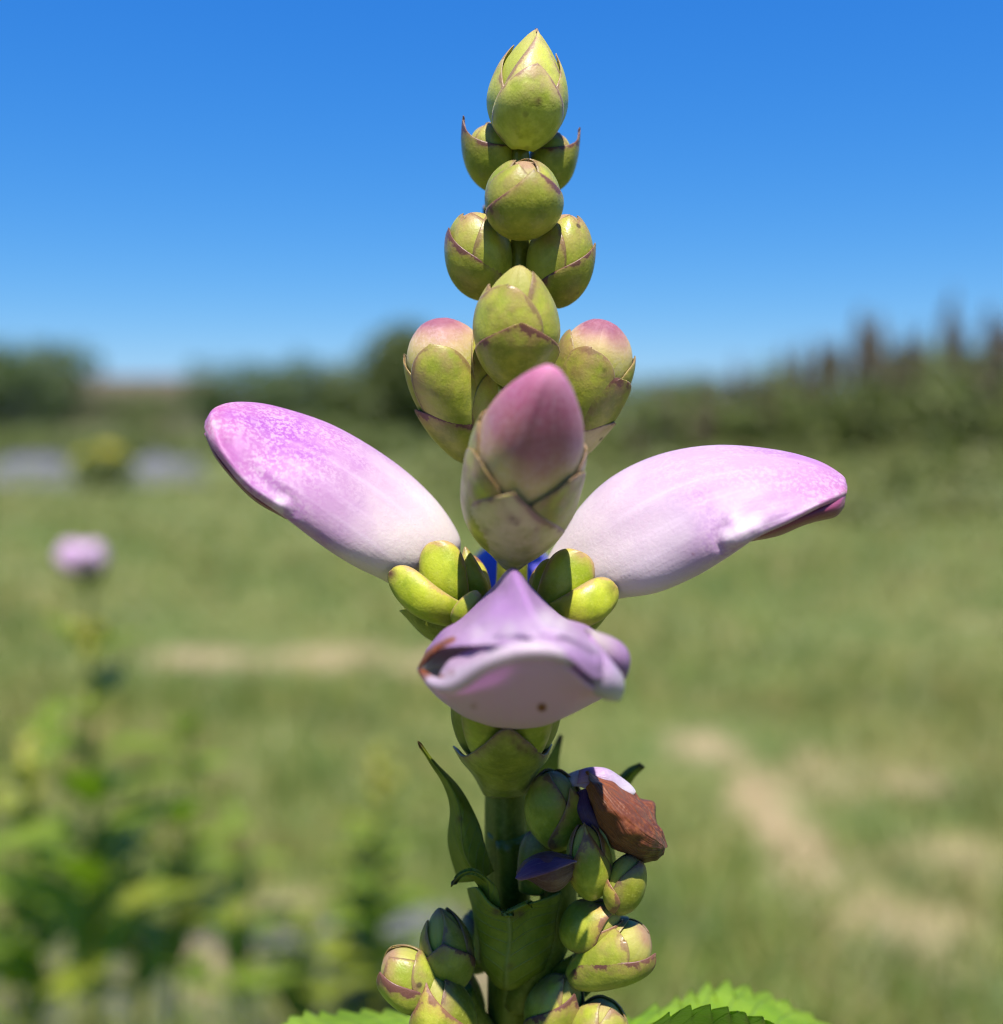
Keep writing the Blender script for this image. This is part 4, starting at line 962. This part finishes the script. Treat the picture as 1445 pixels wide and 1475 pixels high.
HD = Wp([
 [(690, 985, 3), (700, 960, 1), (712, 940, 0), (726, 925, 0), (740, 918, 0), (754, 925, 0), (768, 940, 0), (780, 960, 1), (790, 985, 3)],
 [(636, 945, 12), (655, 915, 12), (680, 888, 12), (712, 850, 12), (738, 830, 12), (768, 856, 12), (800, 888, 12), (830, 910, 12), (862, 935, 12)],
 [(618, 932, 17), (640, 906, 18), (668, 890, 19), (710, 855, 20), (741, 822, 20.5), (769, 853, 20), (806, 888, 19), (840, 902, 18), (880, 925, 17)],
 [(610, 945, 21), (636, 918, 23), (668, 902, 24.5), (710, 876, 26), (752, 856, 27), (778, 874, 26.5), (812, 892, 26), (850, 906, 24), (892, 942, 21)],
 [(604, 956, 24), (628, 930, 26.5), (662, 918, 28.5), (708, 906, 30), (754, 901, 34), (788, 904, 35), (822, 916, 35.4), (860, 940, 32), (897, 956, 24)],
 [(602, 962, 25), (626, 938, 27.5), (662, 930, 30), (704, 928, 33), (752, 929, 36.2), (788, 931, 37.3), (824, 950, 37.2), (858, 978, 34), (899, 976, 26)],
])
P = patch(HD, 70, 96); uu, vv_ = topx(P)
for pts_, r_px, h_ in [([(741, 828), (757, 858), (774, 888)], 8, 0.9), ([(722, 852), (742, 880), (768, 896)], 13, -0.9), ([(700, 880), (650, 905), (622, 930)], 16, 0.5),
                       ([(690, 905), (655, 918), (632, 932)], 9, -0.5), ([(782, 878), (805, 898), (850, 912)], 8, -0.8), ([(780, 900), (812, 908), (850, 925), (880, 940)], 9, 0.9),
                       ([(775, 915), (820, 926), (855, 945)], 7, -0.8), ([(720, 915), (770, 912), (800, 920)], 6, 0.6), ([(690, 922), (740, 918), (770, 926)], 5, -0.5), ([(845, 905), (872, 930), (885, 955)], 7, -0.7)]:
    G_ = cat1(np.array(pts_, float), 40)
    dd = np.min(np.hypot(uu[..., None] - G_[:, 0], vv_[..., None] - G_[:, 1]), axis=-1)
    front = np.linspace(0, 1, P.shape[0])[:, None] > 0.3
    P = P - FWD * (h_ * 0.001 * np.exp(-(dd / r_px) ** 2) * front)[..., None]
if True:
     P = P - FWD * ((0.00030 + 0.0004 * np.clip((uu - 740) / 80, 0, 1)) * vnoise(P, 560, 9) + 0.00016 * vnoise(P, 1500, 19))[..., None]
nr, nc = P.shape[:2]
tt = np.tile(np.linspace(0, 1, nr)[:, None], (1, nc))
shell('upper_lip', P, 0.0003, 'petal_front', ff, sv=0.4 + 0.6 * tt, away=W(745, 1000, 10), spots=[(606 + 4.6 * k, 957 - 5.2 * k + 0.16 * k * k, 12 - 0.5 * k, 1.0 - 0.03 * k) for k in range(11)], pale=[(788, 893, 18, 1.0), (806, 900, 16, 1.0), (690, 912, 16, .6), (735, 908, 16, .7), (862, 930, 12, .7), (765, 912, 26, .5), (700, 918, 30, .4), (850, 925, 18, .4), (820, 918, 20, .5)], origin=ORG)
PA = Wp([
 [(690, 930, 27), (715, 920, 29), (745, 912, 31), (780, 905, 32), (815, 908, 32), (850, 925, 30), (878, 945, 27)],
 [(650, 948, 28), (700, 928, 31.8), (745, 920, 34), (785, 914, 34.5), (820, 918, 34.3), (855, 938, 32), (885, 958, 28)],
 [(632, 972, 28), (690, 948, 32.5), (745, 930, 34.5), (790, 926, 35.5), (825, 936, 35), (858, 958, 32.5), (888, 972, 28)],
 [(628, 982, 28.3), (690, 958, 32.8), (747, 936, 34.2), (792, 937, 34.6), (826, 955, 34), (852, 975, 31.5), (884, 982, 27)],
])
P = patch(PA, 34, 70); nr, nc = P.shape[:2]
P = P - FWD * (0.0004 * vnoise(P, 700, 5))[..., None]
tt = np.tile(np.linspace(0, 1, nr)[:, None], (1, nc))
shell('palate', P, 0.0005, 'palate', ff, sv=tt, away=W(745, 950, 10), spots=[(628, 978, 14, .9), (650, 970, 12, .6), (868, 925, 5, .4)], origin=ORG)
# inner wall of the throat seen through the gap
TH = Wp([[(606, 958, 22), (640, 932, 24), (690, 920, 25), (750, 912, 26), (820, 915, 25), (880, 950, 22)],
         [(606, 966, 20), (640, 955, 20), (690, 945, 20), (750, 940, 20), (820, 950, 20), (880, 965, 20)],
         [(610, 974, 22), (640, 985, 24), (690, 985, 25), (750, 980, 26), (820, 985, 25), (880, 985, 22)]])
P = patch(TH, 20, 40); nr, nc = P.shape[:2]
shell('throat', P, 0.0004, 'throat', ff, sv=np.full((nr, nc), 0.9), away=W(745, 950, -30), origin=ORG)
# thick white rolled rim of the lower lip
rim_o = pipe('lip_rim', [W(*p) for p in [(606, 966, 25.5), (626, 984, 29.4), (656, 985, 32.6), (700, 956, 35.8), (746, 938, 37.2), (795, 938, 37.2), (824, 954, 36)]],
     [.0003, .0006, .0008, .0008, .0007, .0006, .0003], 'palate', ff, ORG, nr=60, nc=14, wob=0.12)
k_ = np.zeros(len(rim_o.data.vertices), np.float32); rim_o.data.attributes['sv'].data.foreach_get('value', k_)
rim_o.data.attributes['brown'].data.foreach_set('value', np.clip(1.15 - k_ / 0.20, 0, 1).astype(np.float32))
rim_o.data.attributes['sv'].data.foreach_set('value', (0.75 + 0.25 * k_).astype(np.float32))
# rolled lobes at the corner
scale('lip_lobe', (838, 932, 31), (888, 1000, 28), 26, (0.2, 0.5, 1), 'lobe', ff, ORG, bulge=2.2, arc=0.9, shape='wide', th=0.4, curl=1.0)
scale('lip_lobe', (852, 918, 29), (903, 975, 25), 22, (0.7, -0.4, 0.8), 'petal_front', ff, ORG, bulge=2.0, arc=0.9, shape='wide', th=0.4)
scale('lip_lobe', (872, 990, 30.5), (896, 984, 29), 8, (0.2, 0.3, 1), 'lobe', ff, ORG, bulge=0.8, arc=0.8, shape='round', th=0.4)
# calyx under it
for (b, t, w, fc, m_) in [((700, 1108, 6), (660, 1008, 12), 36, (-0.7, 0.1, 0.8), 'dark'), ((752, 1108, 6), (800, 1010, 12), 36, (0.7, 0.1, 0.8), 'dark'),
                      ((715, 1112, 10), (688, 1012, 19), 36, (-0.25, 0.3, 1), 'capsule'), ((742, 1112, 10), (776, 1012, 19), 36, (0.25, 0.3, 1), 'capsule'),
                      ((727, 1110, 0), (727, 1000, -4), 42, (0, 0, -1), 'dark')]:
    scale('sepal', b, t, w, fc, m_, ff, ORG, bulge=1.4, arc=0.6, shape='wide')
BR = Wp([
 [(652, 1075, 7), (668, 1090, 12), (695, 1074, 16.5), (730, 1050, 19), (765, 1072, 16.5), (785, 1088, 12), (796, 1072, 7)],
 [(664, 1096, 7), (680, 1104, 11.5), (702, 1098, 15), (728, 1090, 16.5), (756, 1096, 15), (776, 1102, 11.5), (788, 1092, 7)],
 [(682, 1118, 5), (692, 1124, 8.5), (708, 1124, 11), (727, 1122, 12), (748, 1122, 11), (763, 1122, 8.5), (774, 1114, 5)],
 [(694, 1140, 2.2), (698, 1146, 4), (710, 1149, 5.3), (727, 1150, 6), (744, 1148, 5.3), (756, 1144, 4), (760, 1138, 2.2)],
])
P = patch(BR, 34, 50); nr, nc = P.shape[:2]
tt = np.tile(np.linspace(1, 0, nr)[:, None], (1, nc))
shell('bract', P, 0.0004, 'dark', ff, sv=tt, edge=(1 - tt) * 8.0, away=W(728, 1100, 0), spots=[(748, 1077, 5, .9), (757, 1082, 3, .9), (668, 1080, 8, .8), (786, 1080, 6, .8), (740, 1068, 5, .6)], origin=ORG)
tube('pedicel', [(668, 1075, 3), (690, 1110, 2), (700, 1145, 1)], [(795, 1075, 3), (770, 1110, 2), (757, 1145, 1)], [6, 4.5, 2.6], 'dark', ff, ORG, nr=20, nc=24)

# ------------------------------------------------------------------ narrow bracts at the lower node
def ribbon(name, rows, th, mat, parent, nr=50, nc=17, spots=None, crumple=0.0, away=None, revsv=False, serr=0, cs=500, rag=0.0, label=None):
    C = Wp(rows); P = patch(C, nr, nc)
    s = np.tile(np.linspace(0, 1, nc)[None], (nr, 1)); t = np.tile(np.linspace(0, 1, nr)[:, None], (1, nc))
    n = normals(P)
    if crumple: P = P + n * (crumple * 0.001 * (vnoise(P, cs, nr) + (0.45 * vnoise(P, cs * 2.3, nr + 1) if cs > 600 else 0)))[..., None]
    if rag: P = P + np.gradient(P, axis=1) * (rag * (np.clip(0.12 - s, 0, 1) - np.clip(s - 0.88, 0, 1)) * 60 * vnoise(np.stack([t * 40, t * 23, s * 0], -1), 1.0, 5))[..., None]
    if serr:
        c = P.mean(1, keepdims=True); saw = (np.linspace(0, serr, nr) % 1.0)
        k = np.clip(np.abs(s * 2 - 1) - 0.45, 0, 1) / 0.55
        P = P + (P - c) * (k ** 2 * (saw[:, None] - 0.45) * 0.36)[..., None]
    wid = np.maximum(np.linalg.norm(P[:, -1] - P[:, 0], axis=1)[:, None], 1e-6)
    ed = np.minimum(s, 1 - s) * wid / 0.001
    o = shell(name, P, th * 0.001, mat, parent, sv=t, cv=s, edge=ed, away=away if away is not None else P.mean((0, 1)) + FWD * 0.03, spots=spots, origin=ORG)
    if label: o['label'] = label
    return o
ribbon('bract', [[(660, 1272, 3), (690, 1268, 7), (712, 1255, 5)], [(645, 1215, 4), (668, 1225, 8), (700, 1222, 6)],
                 [(648, 1165, 5), (662, 1165, 8), (690, 1185, 5)], [(638, 1130, 6), (648, 1130, 7.5), (664, 1136, 5)],
                 [(618, 1098, 7), (624, 1098, 7.5), (630, 1100, 6)], [(601, 1068, 8), (603, 1069, 8), (605, 1071, 7.5)]], 0.35, 'bractleaf', plant,
       spots=[(603, 1072, 9, 1.0), (662, 1180, 5, .8)])
ribbon('bract', [[(750, 1270, -2), (770, 1262, -6), (785, 1250, -8)], [(752, 1180, -3), (772, 1175, -7), (792, 1165, -9)],
                 [(765, 1125, -5), (785, 1122, -8), (804, 1118, -10)], [(790, 1092, -7), (798, 1092, -8), (806, 1092, -9)],
                 [(808, 1058, -9), (809, 1059, -9), (811, 1061, -9)]], 0.35, 'bractleaf', plant, spots=[(808, 1064, 9, 1.0)])
ribbon('bract', [[(858, 1175, -6), (870, 1175, -5), (882, 1180, -6)], [(878, 1135, -5), (888, 1140, -4), (898, 1148, -5)], [(902, 1108, -4), (909, 1114, -3), (914, 1121, -4)],
                 [(921, 1099, -3), (925, 1102, -3), (929, 1106, -3)]], 0.6, 'bractleaf', plant, spots=[(925, 1102, 7, 1.0)])
# broad torn bract clasping the stem, with a curled horn
ribbon('bract', [[(676, 1396, 2), (698, 1404, 5), (730, 1422, 5.5), (766, 1407, 5), (792, 1404, 2)],
                 [(666, 1384, 2), (692, 1388, 8), (730, 1390, 10), (770, 1392, 8), (800, 1392, 2)],
                 [(672, 1350, 3), (696, 1348, 9), (735, 1350, 11), (772, 1350, 9), (804, 1352, 3)],
                 [(676, 1310, 4), (694, 1306, 9), (732, 1316, 11), (774, 1312, 9), (802, 1312, 3)],
                 [(672, 1280, 5), (692, 1278, 10), (724, 1306, 11), (764, 1308, 11), (798, 1282, 5)]], 0.5, 'bractleaf', plant, nr=44, nc=44, crumple=0.7,
       spots=[(715, 1313, 6, .9), (750, 1316, 6, .9), (740, 1318, 5, .8), (735, 1392, 5, .6)])
ribbon('bract', [[(692, 1302, 9), (704, 1300, 10), (722, 1310, 10)], [(688, 1276, 9), (702, 1272, 10.5), (715, 1278, 10)],
                 [(672, 1262, 9.5), (684, 1256, 11), (692, 1258, 10)], [(658, 1268, 11), (664, 1258, 11), (672, 1252, 9)], [(649, 1278, 11), (652, 1272, 11), (656, 1266, 10)]],
       0.45, 'bractleaf', plant, spots=[(652, 1272, 9, .8), (672, 1268, 6, .6)])

# ------------------------------------------------------------------ spent cluster on one side: seed capsules, withered blooms
c1 = bud('seed_capsule', (800, 1215, 5), (798, 1112, 7), 42, 'round', [
    B_('sepal', 45, 60, 0.78, 0.5, 'acute', mat='capsule', spots=[(815, 1148, 6, .7)]), B_('sepal', -45, 75, 0.95, 0.25, 'wide', mat='capsule'),
    B_('sepal', 140, 75, 0.9, 0.2, mat='capsule'), B_('sepal', -140, 75, 0.9, 0.2, mat='capsule')], core_mat='budgreen', **PL)
wf = ribbon('withered_flower', [
    [(843, 1112, 9), (850, 1116, 12), (848, 1124, 13), (846, 1132, 11), (846, 1138, 8)],
    [(872, 1120, 8), (872, 1138, 14), (862, 1155, 15), (856, 1168, 12), (856, 1176, 8)],
    [(906, 1138, 8), (893, 1158, 15), (880, 1180, 16), (872, 1196, 12), (874, 1206, 8)],
    [(932, 1160, 8), (915, 1180, 15.5), (900, 1205, 16), (892, 1220, 12), (895, 1228, 8)],
    [(951, 1188, 9), (936, 1200, 15), (925, 1220, 15), (918, 1234, 12), (920, 1240, 9)],
    [(960, 1210, 10), (955, 1214, 13), (950, 1226, 13.5), (944, 1238, 12), (942, 1240, 10)],
    [(962, 1220, 11), (961, 1222, 12), (960, 1226, 12), (958, 1230, 12), (956, 1232, 11)]],
    0.3, 'wither', plant, nr=90, nc=60, crumple=0.19, cs=1500, rag=0.4, label='withered rusty brown bloom hanging from the spent cluster')
scale('petal', (806, 1122, 5), (900, 1150, 8), 22, (0.2, -1, 0.5), 'petal_pale', wf, ORG, bulge=2.2, arc=0.6, shape='wide', crumple=0.25)
scale('petal', (832, 1120, 8), (916, 1140, 8), 15, (0.3, -1, 0.7), 'lobe', wf, ORG, bulge=1.8, arc=0.5, shape='wide', crumple=0.5)
scale('petal', (836, 1138, 8), (858, 1200, 10), 13, (-0.6, 0, 1), 'violet', wf, ORG, bulge=1.0, arc=0.5, shape='wide', crumple=0.2)
scale('petal', (815, 1150, 6), (868, 1168, 8), 20, (0.2, 0.4, 1), 'wither', wf, ORG, bulge=1.0, arc=0.5, shape='wide', crumple=0.3)
wp = tube('withered_flower', [(744, 1258, 11), (757, 1237, 12), (778, 1226, 12), (802, 1225, 12), (828, 1233, 11)],
     [(746, 1264, 11), (762, 1266, 12), (786, 1284, 12), (806, 1282, 12), (826, 1262, 11)], [0.8, 2.4, 3.0, 2.6, 1.0], 'witherpurple', plant, ORG, nr=50, nc=40, crumple=0.3, cscale=1100,
     label='shrivelled dark purple bloom against the stem')
scale('petal', (742, 1264, 14.6), (831, 1238, 14.2), 15, (-0.1, -0.9, 0.6), 'violet', wp, ORG, bulge=1.3, arc=0.55, shape='lance', crumple=0.45)
bud('seed_capsule', (852, 1290, 9), (842, 1186, 11), 33, 'egg', [
    B_('sepal', 6, 78, 0.99, 0.3, 'acute', mat='capsule', spots=[(846, 1209, 5, .8)]), B_('sepal', -130, 80, 0.9, 0.2, mat='capsule'), B_('sepal', 120, 80, 0.9, 0.2, mat='capsule')], core_mat='budgreen', **PL)
scale('sepal', (866, 1285, 6), (842, 1150, 6), 36, (0.6, 0.1, 0.8), 'capsule', plant, ORG, bulge=2.0, arc=0.6, shape='acute')
bud('seed_capsule', (890, 1312, 10), (912, 1232, 11), 29, 'round', [
    B_('sepal', -70, 70, 0.55, 0.35, mat='capsule'), B_('sepal', 60, 90, 0.9, 0.2, mat='dark'), B_('sepal', 180, 90, 0.9, 0.2, mat='dark')], core_mat='budgreen', **PL)
bud('seed_capsule', (815, 1352, 7), (894, 1312, 10), 36, 'egg', [
    B_('sepal', -20, 85, 0.97, 0.3, 'acute', mat='capsule'), B_('sepal', 100, 85, 0.9, 0.2, mat='capsule'), B_('sepal', -140, 80, 0.9, 0.2, mat='capsule')], core_mat='budgreen', **PL)
bud('flower_bud', (826, 1408, 8), (934, 1344, 10), 42, 'club', [
    B_('sepal', -75, 60, 0.80, 0.3, 'wide', mat='sepal'), B_('sepal', -10, 52, 0.72, 0.55, 'wide', mat='sepal'),
    B_('bract', 66, 92, 0.84, 0.6, 'acute', mat='bract', flare=0.3), B_('sepal', 180, 80, 0.85, 0.2, mat='dark')], core_mat='budgreen', **PL)
bud('flower_bud', (775, 1490, 5), (828, 1405, 8), 40, 'egg', [
    B_('bract', 35, 80, 0.85, 0.6, 'acute', mat='bract'), B_('sepal', -50, 80, 0.9, 0.3, mat='sepal'), B_('sepal', 170, 90, 0.9, 0.2, mat='sepal')], core_mat='budgreen', **PL)
bud('flower_bud', (850, 1540, 8), (872, 1444, 10), 44, 'round', [
    B_('sepal', -50, 62, 0.95, 0.2), B_('sepal', 40, 62, 0.92, 0.4), B_('sepal', 170, 90, 0.9, 0.2), B_('bract', 70, 80, 0.7, 0.7, 'acute', mat='bract')], core_mat='budgreen', **PL)
pipe('stalk', [W(742, 1440, 1), W(775, 1390, 3), W(800, 1330, 3), W(805, 1260, 3), W(798, 1205, 4)], [.0022, .0024, .0023, .002, .0018], 'stem', plant, ORG, nr=40)
pipe('stalk', [W(780, 1480, 2), W(805, 1430, 4), W(845, 1395, 6)], [.002, .0026, .0022], 'stem', plant, ORG, nr=24)
scale('bract', (765, 1290, 6), (776, 1196, 6), 26, (-0.1, 0, 1), 'dark', plant, ORG, bulge=1.0, arc=0.6, shape='wide')

# ------------------------------------------------------------------ young cluster on the other side
bud('flower_bud', (652, 1420, 7), (632, 1306, 8), 38, 'egg', [
    B_('sepal', 30, 70, 0.97, 0.1, 'acute', mat='dark'), B_('sepal', -70, 70, 0.85, 0.3, 'acute', mat='sepal'), B_('sepal', 120, 70, 0.9, 0.2, mat='dark'),
    B_('bract', -5, 100, 0.66, 0.6, 'acute', mat='bract')], core_mat='budgreen', **PL)
bud('flower_bud', (618, 1446, 9), (560, 1372, 10), 40, 'round', [
    B_('sepal', -20, 70, 0.93, 0.1), B_('sepal', 45, 58, 0.70, 0.4), B_('sepal', 150, 80, 0.9, 0.2),
    B_('bract', -64, 88, 0.80, 0.45, 'acute', mat='bract', flare=0.2)], core_mat='budgreen', **PL)
bud('flower_bud', (655, 1520, 9), (618, 1404, 11), 46, 'egg', [
    B_('bract', -30, 82, 0.93, 0.5, 'acute', mat='capsule'), B_('sepal', 60, 80, 0.85, 0.3, mat='dark'), B_('sepal', 170, 90, 0.85, 0.2, mat='dark')], core_mat='budgreen', **PL)
bud('flower_bud', (690, 1400, -3), (678, 1308, -4), 24, 'egg', [
    B_('sepal', -50, 90, 0.9, 0.2, mat='dark'), B_('sepal', 80, 90, 0.9, 0.2, mat='dark')], core_mat='budgreen', **PL)
bud('flower_bud', (678, 1500, 0), (664, 1390, 1), 26, 'egg', [
    B_('sepal', -50, 90, 0.9, 0.2, mat='dark'), B_('sepal', 80, 90, 0.9, 0.2, mat='dark')], core_mat='budgreen', **PL)
pipe('stalk', [W(728, 1520, 1), W(690, 1490, 3), W(660, 1430, 5)], [.002, .0022, .0018], 'stem', plant, ORG, nr=24)

# ------------------------------------------------------------------ toothed leaves under the clusters
ribbon('leaf', [[(770, 1490, 0), (790, 1512, 1), (800, 1530, 4)], [(870, 1478, -8), (885, 1518, 0), (895, 1500, 12)], [(960, 1448, -14), (975, 1506, 0), (975, 1456, 14)],
                [(1010, 1426, -18), (1040, 1500, 0), (1035, 1452, 15)], [(1070, 1420, -20), (1100, 1500, 0), (1090, 1468, 14)],
                [(1130, 1444, -18), (1150, 1506, 0), (1140, 1490, 11)], [(1195, 1480, -12), (1205, 1515, 0), (1190, 1520, 7)], [(1255, 1535, -2), (1257, 1538, 0), (1255, 1540, 2)]],
       0.3, 'leaf', plant, nr=180, nc=37, crumple=0.30, serr=15, cs=700)
ribbon('leaf', [[(700, 1500, 0), (690, 1520, 1), (685, 1540, 4)], [(620, 1466, -10), (610, 1500, 0), (605, 1520, 10)], [(540, 1456, -14), (530, 1494, 0), (525, 1512, 13)],
                [(470, 1460, -14), (460, 1496, 0), (455, 1515, 12)], [(420, 1470, -10), (412, 1500, 0), (408, 1520, 8)], [(375, 1510, -1), (372, 1515, 0), (372, 1520, 2)]],
       0.3, 'leaf', plant, nr=150, nc=33, crumple=0.30, serr=11, cs=700)
